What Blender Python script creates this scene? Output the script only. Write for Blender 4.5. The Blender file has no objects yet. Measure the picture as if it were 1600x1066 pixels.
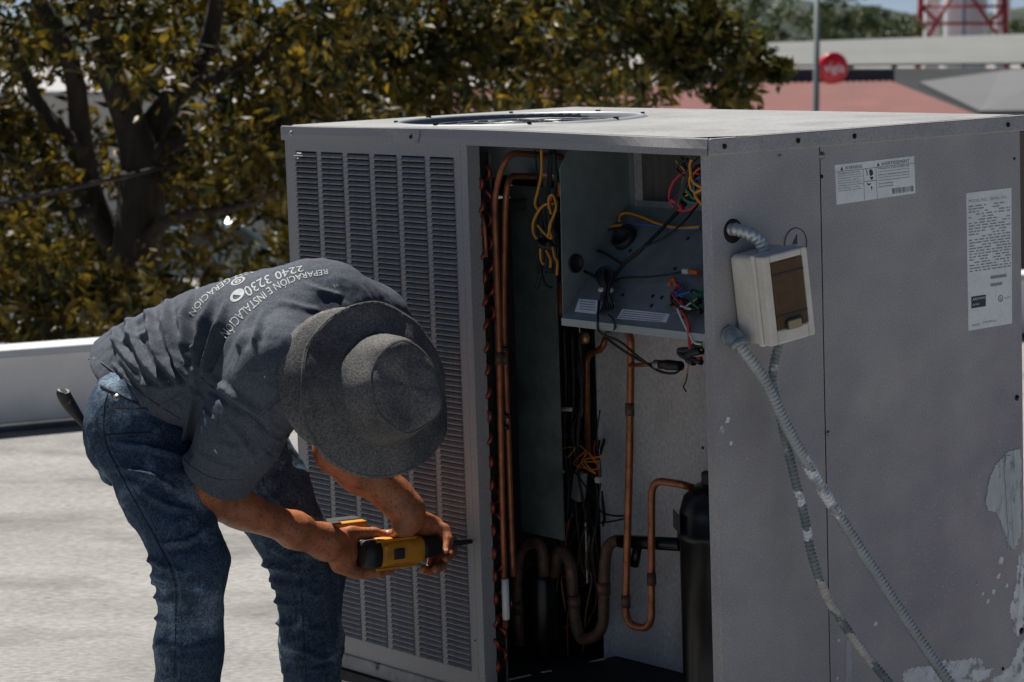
import bpy, bmesh, math, random
import numpy as np
from mathutils import Vector, Matrix, Euler
from mathutils.bvhtree import BVHTree

scn = bpy.context.scene
COL = scn.collection
# ------------------------------------------------------------------ camera, sky, sun, exposure
F = 4423.0                       # focal length in photo pixels (1600 wide)
CAM = Vector((0, 0, 1.54))
PITCH = math.atan((533 - 48) / F)

def rot(pitch, roll):
    cp, sp, cr, sr = math.cos(pitch), math.sin(pitch), math.cos(roll), math.sin(roll)
    rx = Matrix(((1, 0, 0), (0, cp, -sp), (0, sp, cp)))
    ry = Matrix(((cr, 0, sr), (0, 1, 0), (-sr, 0, cr)))
    return rx @ ry
RC = rot(-PITCH, 0.0)            # camera axes (right, forward, up) as columns

cd = bpy.data.cameras.new("camera"); cam = bpy.data.objects.new("camera", cd); COL.objects.link(cam)
cd.lens = F / 1600 * 36; cd.sensor_width = 36; cd.clip_end = 2000; cd.clip_start = 0.05
m = Matrix.Identity(4)
for i in range(3):
    m[i][0] = RC[i][0]; m[i][1] = RC[i][2]; m[i][2] = -RC[i][1]; m[i][3] = CAM[i]
cam.matrix_world = m
cd.dof.use_dof = True; cd.dof.focus_distance = 5.15; cd.dof.aperture_fstop = 10.0; cd.dof.aperture_blades = 0
scn.camera = cam

SUN_AZ = math.radians(-33.5)       # measured from straight ahead, negative = left
SUN_EL = math.radians(60)
sun_dir = Vector((math.sin(SUN_AZ) * math.cos(SUN_EL), math.cos(SUN_AZ) * math.cos(SUN_EL), math.sin(SUN_EL)))
w = bpy.data.worlds.new("World"); scn.world = w; w.use_nodes = True
nt = w.node_tree; bg = nt.nodes['Background']
sky = nt.nodes.new('ShaderNodeTexSky'); sky.sky_type = 'NISHITA'; sky.sun_disc = False
sky.sun_elevation = SUN_EL; sky.sun_rotation = SUN_AZ
sky.air_density = 0.28; sky.dust_density = 0.25; sky.ozone_density = 1.0
nt.links.new(sky.outputs[0], bg.inputs[0]); bg.inputs[1].default_value = 0.05
sl = bpy.data.lights.new("sun", 'SUN'); sl.energy = 5.0; sl.angle = math.radians(0.5); sl.color = (1.0, 0.95, 0.87)
so = bpy.data.objects.new("sun", sl); COL.objects.link(so)
so.rotation_euler = (-sun_dir).to_track_quat('-Z', 'Y').to_euler(); so.location = (-6, 10, 18)
scn.view_settings.view_transform = 'Standard'; scn.view_settings.look = 'None'
scn.view_settings.exposure = 0.6; scn.view_settings.gamma = 1.0; scn.view_settings.use_curve_mapping = False
try:
    scn.cycles.use_denoising = True; scn.cycles.max_bounces = 8; scn.cycles.transparent_max_bounces = 12
except Exception: pass

# ------------------------------------------------------------------ measuring helpers
def ray(px, py):
    return RC @ Vector(((px - 800) / F, 1.0, -(py - 533) / F))
def P(px, py, d):
    return CAM + ray(px, py) * d
def to_px(V):
    q = (np.asarray(V, float) - np.array(CAM)) @ np.array(RC)
    return 800 + F * q[:, 0] / q[:, 1], 533 - F * q[:, 2] / q[:, 1]

# the air conditioner's own frame: x along the louvred face (0 at the near corner), y inward along the plain face, z up from its base
ZT = 1.125                        # height of the unit
TH = 0.9198
_rc = rot(-0.1217, 0.0332)
def _tow(v): return RC @ (_rc.transposed() @ Vector(v))
_u = _tow((-math.cos(TH), math.sin(TH), 0)); _v = _tow((math.sin(TH), math.cos(TH), 0)); _w = _tow((0, 0, 1))
UO = CAM + _tow(Vector((0.311, 4.3, -0.226)) * 1.15) - _w * ZT
UM = Matrix.Identity(4)
for i in range(3):
    UM[i][0] = -_u[i]; UM[i][1] = _v[i]; UM[i][2] = _w[i]; UM[i][3] = UO[i]
UI = UM.inverted()
_lo = UI @ CAM
def U(px, py, axis, val):
    """where the sight line through a photo pixel meets a plane of the unit's frame"""
    d = UI.to_3x3() @ ray(px, py)
    k = 'xyz'.index(axis)
    return _lo + d * ((val - _lo[k]) / d[k])
def Upl(px, py, p0, n):
    d = UI.to_3x3() @ ray(px, py); n = Vector(n); p0 = Vector(p0)
    return _lo + d * ((p0 - _lo).dot(n) / d.dot(n))

# ------------------------------------------------------------------ materials
MATS = {}
def mat(name, col, rough=0.6, metal=0.0, var=0.0, vscale=8.0, col2=None, c2scale=3.0, c2lo=0.45, c2hi=0.65, bump=0.0, bscale=60.0,
        spec=0.5, speck=None, alpha=None, trans=0.0, emit=None, coat=0.0, stretch=None, detail=6.0, bdist=0.002, streak=None, grain=0.0, gscale=400.0, dent=0.0):
    if name in MATS: return MATS[name]
    m = bpy.data.materials.new(name); m.use_nodes = True; t = m.node_tree; N = t.nodes; L = t.links
    b = N['Principled BSDF']
    b.inputs['Roughness'].default_value = rough; b.inputs['Metallic'].default_value = metal
    b.inputs['Specular IOR Level'].default_value = spec
    if coat: b.inputs['Coat Weight'].default_value = coat
    if trans: b.inputs['Transmission Weight'].default_value = trans
    if alpha is not None: b.inputs['Alpha'].default_value = alpha
    if emit: b.inputs['Emission Color'].default_value = (*emit[:3], 1); b.inputs['Emission Strength'].default_value = emit[3]
    tc = N.new('ShaderNodeTexCoord'); src = tc.outputs['Object']
    if stretch:
        mp = N.new('ShaderNodeMapping'); mp.inputs['Scale'].default_value = stretch; L.new(src, mp.inputs[0]); src = mp.outputs[0]
    rgb = N.new('ShaderNodeRGB'); rgb.outputs[0].default_value = (*col, 1); out = rgb.outputs[0]
    def noise(scale, det=detail, rg=0.6):
        n = N.new('ShaderNodeTexNoise'); n.inputs['Scale'].default_value = scale; n.inputs['Detail'].default_value = det
        n.inputs['Roughness'].default_value = rg; L.new(src, n.inputs['Vector']); return n.outputs['Fac']
    def ramp(fac, lo, hi):
        r = N.new('ShaderNodeMapRange'); r.inputs['From Min'].default_value = lo; r.inputs['From Max'].default_value = hi
        L.new(fac, r.inputs['Value']); return r.outputs[0]
    def mix(a, c, fac, mode='MIX'):
        x = N.new('ShaderNodeMix'); x.data_type = 'RGBA'; x.blend_type = mode
        L.new(a, x.inputs['A'])
        if isinstance(c, tuple): x.inputs['B'].default_value = (*c, 1)
        else: L.new(c, x.inputs['B'])
        if isinstance(fac, float): x.inputs['Factor'].default_value = fac
        else: L.new(fac, x.inputs['Factor'])
        return x.outputs['Result']
    if col2: out = mix(out, col2, ramp(noise(c2scale), c2lo, c2hi))
    if speck:                       # (colour, scale, threshold)
        n = noise(speck[1], 2.0, 0.5); out = mix(out, speck[0], ramp(n, speck[2], speck[2] + 0.03))
    if streak:                      # (colour, strength): stains that run down
        mp2 = N.new('ShaderNodeMapping'); mp2.inputs['Scale'].default_value = (7, 7, 0.7); L.new(tc.outputs['Object'], mp2.inputs[0])
        n2 = N.new('ShaderNodeTexNoise'); n2.inputs['Scale'].default_value = 1.0; n2.inputs['Detail'].default_value = 5; L.new(mp2.outputs[0], n2.inputs['Vector'])
        rr = N.new('ShaderNodeMapRange'); rr.inputs['From Min'].default_value = .5; rr.inputs['From Max'].default_value = .75; rr.inputs['To Max'].default_value = streak[1]; L.new(n2.outputs['Fac'], rr.inputs['Value'])
        out = mix(out, streak[0], rr.outputs[0])
    if grain:
        r = ramp(noise(gscale, 1.0, 0.5), 0.3, 0.7); hv = N.new('ShaderNodeMapRange'); L.new(r, hv.inputs['Value'])
        hv.inputs['To Min'].default_value = 1 - grain; hv.inputs['To Max'].default_value = 1 + grain
        cc = N.new('ShaderNodeCombineXYZ')
        for k in range(3): L.new(hv.outputs[0], cc.inputs[k])
        out = mix(out, cc.outputs[0], 1.0, 'MULTIPLY')
    if var:
        r = ramp(noise(vscale), 0.3, 0.7); hv = N.new('ShaderNodeMapRange'); L.new(r, hv.inputs['Value'])
        hv.inputs['To Min'].default_value = 1 - var; hv.inputs['To Max'].default_value = 1 + var
        cc = N.new('ShaderNodeCombineXYZ')
        for k in range(3): L.new(hv.outputs[0], cc.inputs[k])
        out = mix(out, cc.outputs[0], 1.0, 'MULTIPLY')
    L.new(out, b.inputs['Base Color'])
    if bump:
        bm = N.new('ShaderNodeBump'); bm.inputs['Strength'].default_value = bump; bm.inputs['Distance'].default_value = bdist
        L.new(noise(bscale, 4.0), bm.inputs['Height']); L.new(bm.outputs[0], b.inputs['Normal'])
        if dent:
            b2 = N.new('ShaderNodeBump'); b2.inputs['Strength'].default_value = 1.0; b2.inputs['Distance'].default_value = dent
            L.new(noise(4.0, 2.0), b2.inputs['Height']); L.new(b2.outputs[0], bm.inputs['Normal'])
    MATS[name] = m
    return m

# ------------------------------------------------------------------ mesh helpers
ROOTM = {}
class MB:
    """collects shapes for ONE mesh object"""
    def __init__(s): s.v = []; s.f = []; s.sm = []
    def add(s, vs, fs, smooth=False):
        o = len(s.v); s.v += [tuple(x) for x in vs]; s.f += [tuple(o + i for i in q) for q in fs]; s.sm += [smooth] * len(fs); return s
    def box(s, a, b, M=None):
        (x0, y0, z0), (x1, y1, z1) = a, b
        vs = [Vector((x, y, z)) for z in (z0, z1) for y in (y0, y1) for x in (x0, x1)]
        if M is not None: vs = [M @ q for q in vs]
        fs = [(0, 2, 3, 1), (4, 5, 7, 6), (0, 1, 5, 4), (2, 6, 7, 3), (0, 4, 6, 2), (1, 3, 7, 5)]
        if (x1 - x0) * (y1 - y0) * (z1 - z0) < 0: fs = [q[::-1] for q in fs]
        return s.add(vs, fs)
    def hull8(s, bot, top):
        """box from four bottom and four top points"""
        return s.add(list(bot) + list(top), [(3, 2, 1, 0), (4, 5, 6, 7)] + [(i, (i + 1) % 4, 4 + (i + 1) % 4, 4 + i) for i in range(4)])
    def prism(s, pts, n):
        """polygon pts (3-D) pushed by vector n"""
        k = len(pts); n = Vector(n); a = [Vector(p) for p in pts]; b = [p + n for p in a]
        nn = Vector((0, 0, 0))
        for i in range(k): nn += a[i].cross(a[(i + 1) % k])
        if nn.dot(n) < 0: a.reverse(); b.reverse()
        return s.add(a + b, [tuple(range(k))[::-1], tuple(range(k, 2 * k))] + [(i, (i + 1) % k, k + (i + 1) % k, k + i) for i in range(k)])
    def tube(s, pts, r, seg=8, caps=True, smooth=True):
        pts = [Vector(p) for p in pts]; n = len(pts)
        rs = r if isinstance(r, (list, tuple)) else [r] * n
        T = []
        for i in range(n):
            d = pts[min(i + 1, n - 1)] - pts[max(i - 1, 0)]
            T.append(d.normalized() if d.length > 1e-9 else Vector((0, 0, 1)))
        up = Vector((0, 0, 1)) if abs(T[0].z) < 0.9 else Vector((1, 0, 0))
        X = T[0].cross(up).normalized(); o = len(s.v); vs = []; fs = []
        for i in range(n):
            X = X - T[i] * X.dot(T[i])
            if X.length < 1e-6: X = T[i].orthogonal()
            X.normalize(); Y = T[i].cross(X)
            for k in range(seg):
                a = 2 * math.pi * k / seg
                vs.append(pts[i] + (X * math.cos(a) + Y * math.sin(a)) * rs[i])
        for i in range(n - 1):
            for k in range(seg):
                k2 = (k + 1) % seg
                fs.append((i * seg + k, i * seg + k2, (i + 1) * seg + k2, (i + 1) * seg + k))
        s.add(vs, fs, smooth)
        if caps:
            b = len(s.v) - len(vs)
            s.f.append(tuple(b + k for k in range(seg))[::-1]); s.sm.append(False)
            s.f.append(tuple(b + (n - 1) * seg + k for k in range(seg))); s.sm.append(False)
        return s
    def lathe(s, prof, c=(0, 0, 0), X=(1, 0, 0), Y=(0, 1, 0), Z=(0, 0, 1), seg=32, smooth=True, fn=None):
        """prof: (radius, height) pairs turned about Z"""
        c, X, Y, Z = Vector(c), Vector(X), Vector(Y), Vector(Z); vs = []; fs = []; n = len(prof)
        for i, (r, h) in enumerate(prof):
            for k in range(seg):
                a = 2 * math.pi * k / seg; rr, hh = (r, h) if fn is None else fn(r, h, a, i)
                vs.append(c + X * (rr * math.cos(a)) + Y * (rr * math.sin(a)) + Z * hh)
        for i in range(n - 1):
            for k in range(seg):
                k2 = (k + 1) % seg; fs.append((i * seg + k, i * seg + k2, (i + 1) * seg + k2, (i + 1) * seg + k))
        return s.add(vs, fs, smooth)
    def mesh(s, name):
        me = bpy.data.meshes.new(name); me.from_pydata([tuple(v) for v in s.v], [], s.f)
        me.polygons.foreach_set('use_smooth', s.sm); me.update(); return me
    def build(s, name, m, parent=None, bevel=0, bseg=2):
        return link(name, s.mesh(name), m, parent, bevel, bseg)
def link(name, me, m, parent=None, bevel=0, bseg=2):
    if m is not None and not me.materials: me.materials.append(m)
    o = bpy.data.objects.new(name, me); COL.objects.link(o)
    if parent is not None:
        o.parent = parent
        if parent.name in ROOTM: o.matrix_parent_inverse = ROOTM[parent.name]
    if bevel:
        b = o.modifiers.new("bevel", 'BEVEL'); b.width = bevel; b.segments = bseg; b.limit_method = 'ANGLE'; b.angle_limit = math.radians(40)
    return o
def tag(o, label=None, cat=None, group=None, kind=None):
    for k, x in (('label', label), ('category', cat), ('group', group), ('kind', kind)):
        if x: o[k] = x
    return o
def thing(name, label, cat, M=None, group=None, world=False):
    """Empty at a thing's base; world=True: its parts are written in world coordinates"""
    o = bpy.data.objects.new(name, None); o.empty_display_size = 0.1; COL.objects.link(o)
    if M is not None:
        if not isinstance(M, Matrix): M = Matrix.Translation(M)
        o.matrix_world = M
        if world: ROOTM[o.name] = M.inverted()
    return tag(o, label, cat, group)
def smooth_path(pts, n=8):
    """Catmull-Rom through the points"""
    p = [Vector(q) for q in pts]; p = [p[0] * 2 - p[1]] + p + [p[-1] * 2 - p[-2]]; out = []
    for i in range(1, len(p) - 2):
        for k in range(n):
            t = k / n; a, b, c, d = p[i - 1], p[i], p[i + 1], p[i + 2]
            out.append(0.5 * ((2 * b) + (c - a) * t + (2 * a - 5 * b + 4 * c - d) * t * t + (3 * b - a - 3 * c + d) * t ** 3))
    out.append(p[-2]); return out
def bent_path(pts, r, n=6):
    """straight runs with rounded corners (pipes)"""
    p = [Vector(q) for q in pts]; out = [p[0]]
    for i in range(1, len(p) - 1):
        a, b, c = p[i - 1], p[i], p[i + 1]
        d1 = (a - b); d2 = (c - b); rr = min(r, d1.length * 0.49, d2.length * 0.49)
        s, e = b + d1.normalized() * rr, b + d2.normalized() * rr
        for k in range(n + 1):
            t = k / n; out.append(s * (1 - t) ** 2 + b * 2 * t * (1 - t) + e * t * t)
    out.append(p[-1]); return out
def text_mesh(s, size=1.0, align='CENTER', extrude=0.0, font_space=1.0):
    cu = bpy.data.curves.new("lettering", 'FONT'); cu.body = s; cu.size = size; cu.align_x = align; cu.align_y = 'CENTER'
    cu.resolution_u = 2; cu.extrude = extrude; cu.space_character = font_space
    o = bpy.data.objects.new("lettering", cu); COL.objects.link(o)
    dg = bpy.context.evaluated_depsgraph_get(); me = bpy.data.meshes.new_from_object(o.evaluated_get(dg))
    bpy.data.objects.remove(o); bpy.data.curves.remove(cu)
    me.materials.clear()
    return me

# ================================================================== the roof we stand on and its kerb wall
concrete = mat('roof_concrete', (0.232, 0.230, 0.223), 0.9, var=0.16, vscale=1.7, col2=(0.140, 0.137, 0.131), c2scale=2.2, c2lo=0.50, c2hi=0.66, grain=0.20, gscale=70,
               bump=1.0, bscale=50, speck=((0.13, 0.127, 0.122), 20, 0.70), stretch=(0.62, 1, 1), bdist=0.010, detail=14)
g = MB()
random.seed(3)
NX, NY = 60, 60
def rz(x, y): return 0.012 * math.sin(1.3 * x + 0.7 * y) * math.sin(0.9 * y - 0.4) + 0.005 * math.sin(5.1 * x + 2.2 * y)
PA, PB = P(-20, 672, 10.9), P(190, 652, 11.25)        # foot of the kerb wall
PA.z = PB.z = 0
pd = (PB - PA).normalized(); pn = Vector((-pd.y, pd.x, 0))   # pn points away from the camera
E0, E1 = PA - pd * 8, PA + pd * 12
for j in range(NY + 1):
    for i in range(NX + 1):
        s, t = i / NX, j / NY
        far = E0.lerp(E1, s); near = Vector((-9 + 18 * s, -3, 0)); q = near.lerp(far, t)
        g.v.append((q.x, q.y, rz(q.x, q.y) * (1 if t < 0.98 else 0)))
for j in range(NY):
    for i in range(NX):
        a = j * (NX + 1) + i; g.f.append((a, a + 1, a + NX + 2, a + NX + 1)); g.sm.append(True)
RD = tag(g.build('roof_deck', concrete), kind='structure')
def G(px, py, h=0.0): d_ = ray(px, py); return CAM + d_ * ((h - CAM.z) / d_.z)
# thin raised repair seams and chips of coating on the deck
crack = MB()
wallc = mat('kerb_wall_paint', (0.80, 0.775, 0.74), 0.85, var=0.1, vscale=2.0, col2=(0.56, 0.545, 0.53), c2scale=1.4, c2lo=0.55, c2hi=0.8, bump=0.4, bscale=18)
kw = thing('kerb_wall', 'low grey rendered kerb wall along the far edge of the roof', 'wall', PA.copy(), world=True)
b = MB(); hgt = 0.285
for k in range(24):
    a0, a1 = E0.lerp(E1, k / 24), E0.lerp(E1, (k + 1) / 24)
    b.hull8([a0, a1, a1 + pn * 0.16, a0 + pn * 0.16], [q + Vector((0, 0, hgt)) for q in (a0, a1, a1 + pn * 0.16, a0 + pn * 0.16)])
b.build('wall_face', wallc, kw)
b = MB().hull8([E0 - pn * 0.012 + Vector((0, 0, hgt + .002)), E1 - pn * 0.012 + Vector((0, 0, hgt + .002)), E1 + pn * 0.18 + Vector((0, 0, hgt + .002)), E0 + pn * 0.18 + Vector((0, 0, hgt + .002))],
          [q + Vector((0, 0, hgt + 0.032)) for q in (E0 - pn * 0.012, E1 - pn * 0.012, E1 + pn * 0.18, E0 + pn * 0.18)])
b.build('coping', mat('coping', (0.55, 0.56, 0.58), 0.8, var=0.1, vscale=3, bump=0.3, bscale=30), kw, bevel=0.008)
b = MB().tube([E0 - pn * 0.01 + Vector((0, 0, .012)), E1 - pn * 0.01 + Vector((0, 0, .012))], 0.022, 6)  # dark strip standing in for the shadow line along the wall foot
b.build('foot_shadow_strip', mat('painted_foot_shadow', (0.10, 0.10, 0.105), 0.9, var=0.3, vscale=5, bump=0.5, bscale=20), kw)

# ================================================================== the air conditioner
LL, RR, HC = 1.366, 0.791, 0.0305
TOP = ZT
UN = thing('air_conditioner', 'grey metal rooftop air conditioner with one side panel off and its pipes exposed', 'air conditioner', UM)
paint = mat('grey_cabinet_paint', (0.38, 0.365, 0.362), 0.5, var=0.16, vscale=2.2, grain=0.17, gscale=360, dent=0.02, streak=((0.29, 0.275, 0.275), 0.22), col2=(0.27, 0.248, 0.278), c2scale=1.5, c2lo=0.46, c2hi=0.66, bump=0.3, bscale=330,
            speck=((0.50, 0.49, 0.49), 210, 0.67), bdist=0.0010)
louv = mat('louver_paint', (0.31, 0.302, 0.30), 0.6, var=0.18, vscale=260, bump=0.2, bscale=300, bdist=0.0005)
topm = mat('top_sheet', (0.265, 0.27, 0.272), 0.5, var=0.15, vscale=4, col2=(0.17, 0.17, 0.168), c2scale=6, c2lo=0.50, c2hi=0.72, grain=.15, gscale=120, bump=0.15, bscale=200, bdist=0.0005)
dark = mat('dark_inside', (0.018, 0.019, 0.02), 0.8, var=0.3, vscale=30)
galv = mat('galvanised', (0.22, 0.26, 0.255), 0.5, 0.35, var=0.16, vscale=26, col2=(0.17, 0.20, 0.20), c2scale=9, c2lo=0.4, c2hi=0.7, bump=0.1, bscale=120)
galv2 = mat('galvanised_dusty', (0.74, 0.73, 0.71), 0.8, 0.0, var=0.22, vscale=150, col2=(0.45, 0.44, 0.425), c2scale=5, c2lo=0.42, c2hi=0.70, stretch=(1, 1, 0.7), bump=0.2, bscale=90)
copper = mat('copper', (0.34, 0.125, 0.058), 0.42, 0.55, var=0.3, vscale=40, col2=(0.16, 0.06, 0.035), c2scale=30, c2lo=0.5, c2hi=0.75)
copperd = mat('copper_oxidised', (0.11, 0.065, 0.045), 0.6, 0.3, var=0.4, vscale=50, col2=(0.36, 0.12, 0.05), c2scale=18, c2lo=0.62, c2hi=0.72)
copr = mat('copper_red', (0.24, 0.055, 0.04), 0.35, 0.6, var=0.3, vscale=60)
blackp = mat('black_paint', (0.008, 0.008, 0.009), 0.3, var=0.3, vscale=20, spec=0.4)
rubber = mat('black_cable', (0.012, 0.012, 0.013), 0.5)
steel = mat('screw_steel', (0.30, 0.29, 0.27), 0.4, 0.8, var=0.2, vscale=300)
rusty = mat('rust_hole', (0.02, 0.012, 0.010), 0.9)

# --- cap: skirt strips and top sheet with the fan opening
skirt = 0.0015
def cap_dent(x):  # the louvred-side skirt is bent: bowed up in the middle, out near the near corner
    t = -x / LL
    return 0.0045 * math.sin(math.pi * min(max(t, 0), 1)) ** 2
cp_ = MB(); n = 40
for i in range(n + 1):
    x = -LL * i / n; dz = cap_dent(x); oy = -0.006 - 0.006 * math.exp(-((x + 0.12) / 0.1) ** 2) + 0.003 * math.exp(-((x + 0.95) / 0.04) ** 2)
    cp_.v += [(x, -0.0045, TOP - 0.0 + dz), (x, -0.006, TOP - 0.0018 + dz), (x, oy - .001, TOP - HC * 0.6 + dz), (x, oy, TOP - HC + dz * 0.6), (x, oy + 0.0016, TOP - HC + dz * 0.6), (x, -0.0042, TOP - 0.003 + dz)]
for i in range(n):
    for k in range(5):
        a = i * 6 + k; cp_.f.append((a, a + 6, a + 7, a + 1)[::-1]); cp_.sm.append(False)
capm = mat('cap_paint', (0.285, 0.28, 0.285), 0.5, var=0.2, vscale=300, bump=0.3, bscale=400, bdist=0.0006)
TC = cp_.build('top_cover', capm, UN)
sk = MB()
sk.box((-0.0005, -0.0055, TOP - HC), (0.007, RR + 0.006, TOP - 0.0005))
sk.build('side_skirt', paint, TC, bevel=0.0025)
sk = MB().box((-LL - 0.006, -0.004, TOP - HC), (-LL, RR + 0.006, TOP - 0.002)); sk.build('end_skirt', paint, TC)
sk = MB().box((-LL + .001, RR, TOP - HC), (-0.002, RR + 0.006, TOP - 0.002)); sk.build('rear_skirt', paint, TC)
# top sheet as a grid around a round opening
fcx, fcy = U(812, 187, 'z', TOP).x, U(812, 187, 'z', TOP).y
fr = 0.255
fcy = min(max(fcy, fr + 0.05), RR - fr - 0.05)
ts = MB(); ns = 72; rings = [0, 0.02, 0.06, 0.15, 0.35, 0.65, 1.0]
for k in range(ns):
    a = 2 * math.pi * k / ns; dx, dy = math.cos(a), math.sin(a)
    t = min((0 - fcx) / dx if dx > 1e-9 else ((-LL - fcx) / dx if dx < -1e-9 else 9), (RR - fcy) / dy if dy > 1e-9 else ((0 - fcy) / dy if dy < -1e-9 else 9))
    for q in rings:
        r_ = fr + (t - fr) * q; x, y = fcx + dx * r_, fcy + dy * r_
        edge = min(-x, x + LL, y, RR - y) 
        z = TOP + 0.006 * min(1, max(0, edge) / 0.25) * (0.4 + 0.6 * math.sin(3 * x + 1)) + cap_dent(x) * max(0, 1 - y / 0.3)
        ts.v.append((x, y, z))
nr = len(rings)
for k in range(ns):
    k2 = (k + 1) % ns
    for q in range(nr - 1): ts.f.append((k * nr + q, k * nr + q + 1, k2 * nr + q + 1, k2 * nr + q)); ts.sm.append(True)
ts.build('top_sheet', topm, TC)
def zt(r): return TOP + 0.004
fo = MB().lathe([(fr + 0.014, -0.001), (fr + 0.008, 0.003), (fr, 0.004), (fr - 0.006, 0.001), (fr - 0.008, -0.02), (fr - 0.012, -0.10)], (fcx, fcy, TOP), seg=72)
FO = fo.build('fan_orifice', mat('orifice_sheet', (0.24, 0.26, 0.28), 0.45, 0.3, var=0.15, vscale=10), UN)
gr = MB()
for rr in (0.05, 0.09, 0.13, 0.17, 0.21, 0.245):
    gr.tube([(fcx + rr * math.cos(t * math.pi / 24), fcy + rr * math.sin(t * math.pi / 24), TOP - 0.012 + 0.010 * (1 - (rr / .26) ** 2)) for t in range(49)], 0.0018, 5, caps=False)
for k in range(8):
    a = math.pi * k / 4 + 0.2
    gr.tube([(fcx + rr * math.cos(a), fcy + rr * math.sin(a), TOP - 0.014 + 0.010 * (1 - (rr / .26) ** 2)) for rr in (0.03, 0.1, 0.18, 0.262)], 0.0028, 5)
gr.build('fan_guard', mat('guard_wire', (0.10, 0.11, 0.12), 0.4, 0.6), FO)
for k in range(8):                                    # tabs round the rim
    a = math.pi * k / 4 + 0.2
    t = MB().box((fr + 0.000, -0.004, 0.003), (fr + 0.008, 0.004, 0.007), Matrix.Translation((fcx, fcy, TOP)) @ Matrix.Rotation(a, 4, 'Z'))
    t.build('guard_clip', rusty, FO)
for k in range(4):
    bl = MB(); a0 = k * math.pi / 2 + 0.4
    for i in range(7):
        a = a0 + i * 0.17
        for rr in (0.05, 0.225): bl.v.append((fcx + rr * math.cos(a), fcy + rr * math.sin(a), TOP - 0.11 + 0.008 * i))
    for i in range(6): bl.f.append((2 * i, 2 * i + 1, 2 * i + 3, 2 * i + 2)); bl.sm.append(True)
    o = bl.build('fan_blade', mat('fan_blade', (0.09, 0.095, 0.10), 0.5, 0.3), UN); so_ = o.modifiers.new('s', 'SOLIDIFY'); so_.thickness = 0.003
MB().lathe([(0, 0), (.285, 0), (.29, .02), (.292, .02), (.288, -.004), (0, -.004)], (fcx, fcy, TOP - 0.165), seg=40).build('sun_stop_disc', dark, UN)  # added disc that stops sun falling through the fan opening
MB().lathe([(0, 0.0), (0.05, 0.0), (0.055, -0.01), (0.055, -0.10), (0.0, -0.10)], (fcx, fcy, TOP - 0.05), seg=20).build('fan_motor', blackp, UN)

# --- louvred face
XS, XO = -0.735, -0.714
cols = []
for a, c in ((462, 493), (501, 533), (541, 575), (582, 618), (626, 665), (671, 710)):
    cols.append((U(a, 241, 'y', 0).x, U(c, 241, 'y', 0).x))
cl0, cl5 = cols[0][0], cols[5][0]; step = (cl5 - cl0) / 5; cw = sum(c[1] - c[0] for c in cols) / 6
cols = [(cl0 + k * step, cl0 + k * step + cw) for k in range(6)]
ZS0, ZS1 = TOP - 0.053, TOP - 1.083
NROW = 93; pitch = (ZS0 - ZS1) / NROW
fr_ = MB(); t0, t1 = 0.0, 0.0022; x0 = -LL + 0.006
xe = [x0] + [q for c in cols for q in c] + [XS - 0.002]
for k in range(0, len(xe), 2): fr_.box((xe[k], t0, ZS1), (xe[k + 1], t1, ZS0))
fr_.box((x0, t0, ZS0), (XS - .002, t1, TOP - 0.012)); fr_.box((x0, t0, 0.004), (XS - .002, t1, ZS1))
fr_.box((x0, t1, 0.004), (x0 + 0.003, 0.05, TOP - 0.012))
LP = fr_.build('louver_panel', louv, UN)
sm = MB()
hw = cw / 2 + 0.0012
prof = [(0.0048, 0.0072), (-0.0036, 0.0026), (-0.0046, 0.0008), (-0.0034, 0.0), (0.0058, 0.0054)]
sm.add([(-hw, y, z) for y, z in prof] + [(hw, y, z) for y, z in prof],
       [(0, 1, 2, 3, 4), (9, 8, 7, 6, 5)] + [(i, 5 + i, 5 + (i + 1) % 5, (i + 1) % 5) for i in range(5)])
slatm = mat('slat_paint', (0.37, 0.355, 0.34), 0.75, var=0.2, vscale=120, spec=0.2)
slat_me = sm.mesh('slat'); slat_me.materials.append(slatm)
rest = MB(); cnt = 0
order = [(c, r) for c in range(6) for r in range(NROW)]
def hidden(c, r):                                   # behind the man's hat and body: kept, but not one by one
    q = UM @ Vector(((cols[c][0] + cols[c][1]) / 2, 0, ZS0 - (r + 1) * pitch)); px, py = to_px([q]); px, py = px[0], py[0]
    return (px < 700 and 480 < py < 750 and px < 690) or (py > 430 and px < 560 and py < 560) or (py > 750 and px < 535)
order.sort(key=lambda q: (hidden(*q), -q[0], q[1]))
for c, r in order:
    loc = ((cols[c][0] + cols[c][1]) / 2, 0.0, ZS0 - (r + 1) * pitch)
    if cnt < 300:
        o = bpy.data.objects.new('slat', slat_me); COL.objects.link(o); o.parent = LP; o.location = loc; cnt += 1
        o.rotation_euler = (random.uniform(-.03, .03), 0, 0)
    else:
        rest.add([(v[0] + loc[0], v[1], v[2] + loc[2]) for v in sm.v], sm.f)
tag(rest.build('remaining_slats', slatm, LP), kind='stuff')
MB().box((-LL + 0.02, 0.028, 0.03), (XS + 0.008, 0.060, TOP - 0.045)).build('condenser_coil', mat('coil_fins', (0.022, 0.023, 0.024), 0.6, 0.3, var=0.5, vscale=200, stretch=(8, 1, 1)), UN)
MB().box((XS - 0.0005, -0.001, 0.004), (XO, 0.0022, TOP - 0.012)).box((XO - 0.002, 0.0022, 0.004), (XO, 0.03, TOP - 0.012)).build('coil_post', louv, UN, bevel=0.001)
MB().box((XS - 0.0022, 0.001, 0.004), (XS - 0.0005, 0.0035, TOP - 0.012)).build('panel_gap', dark, UN)
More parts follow.
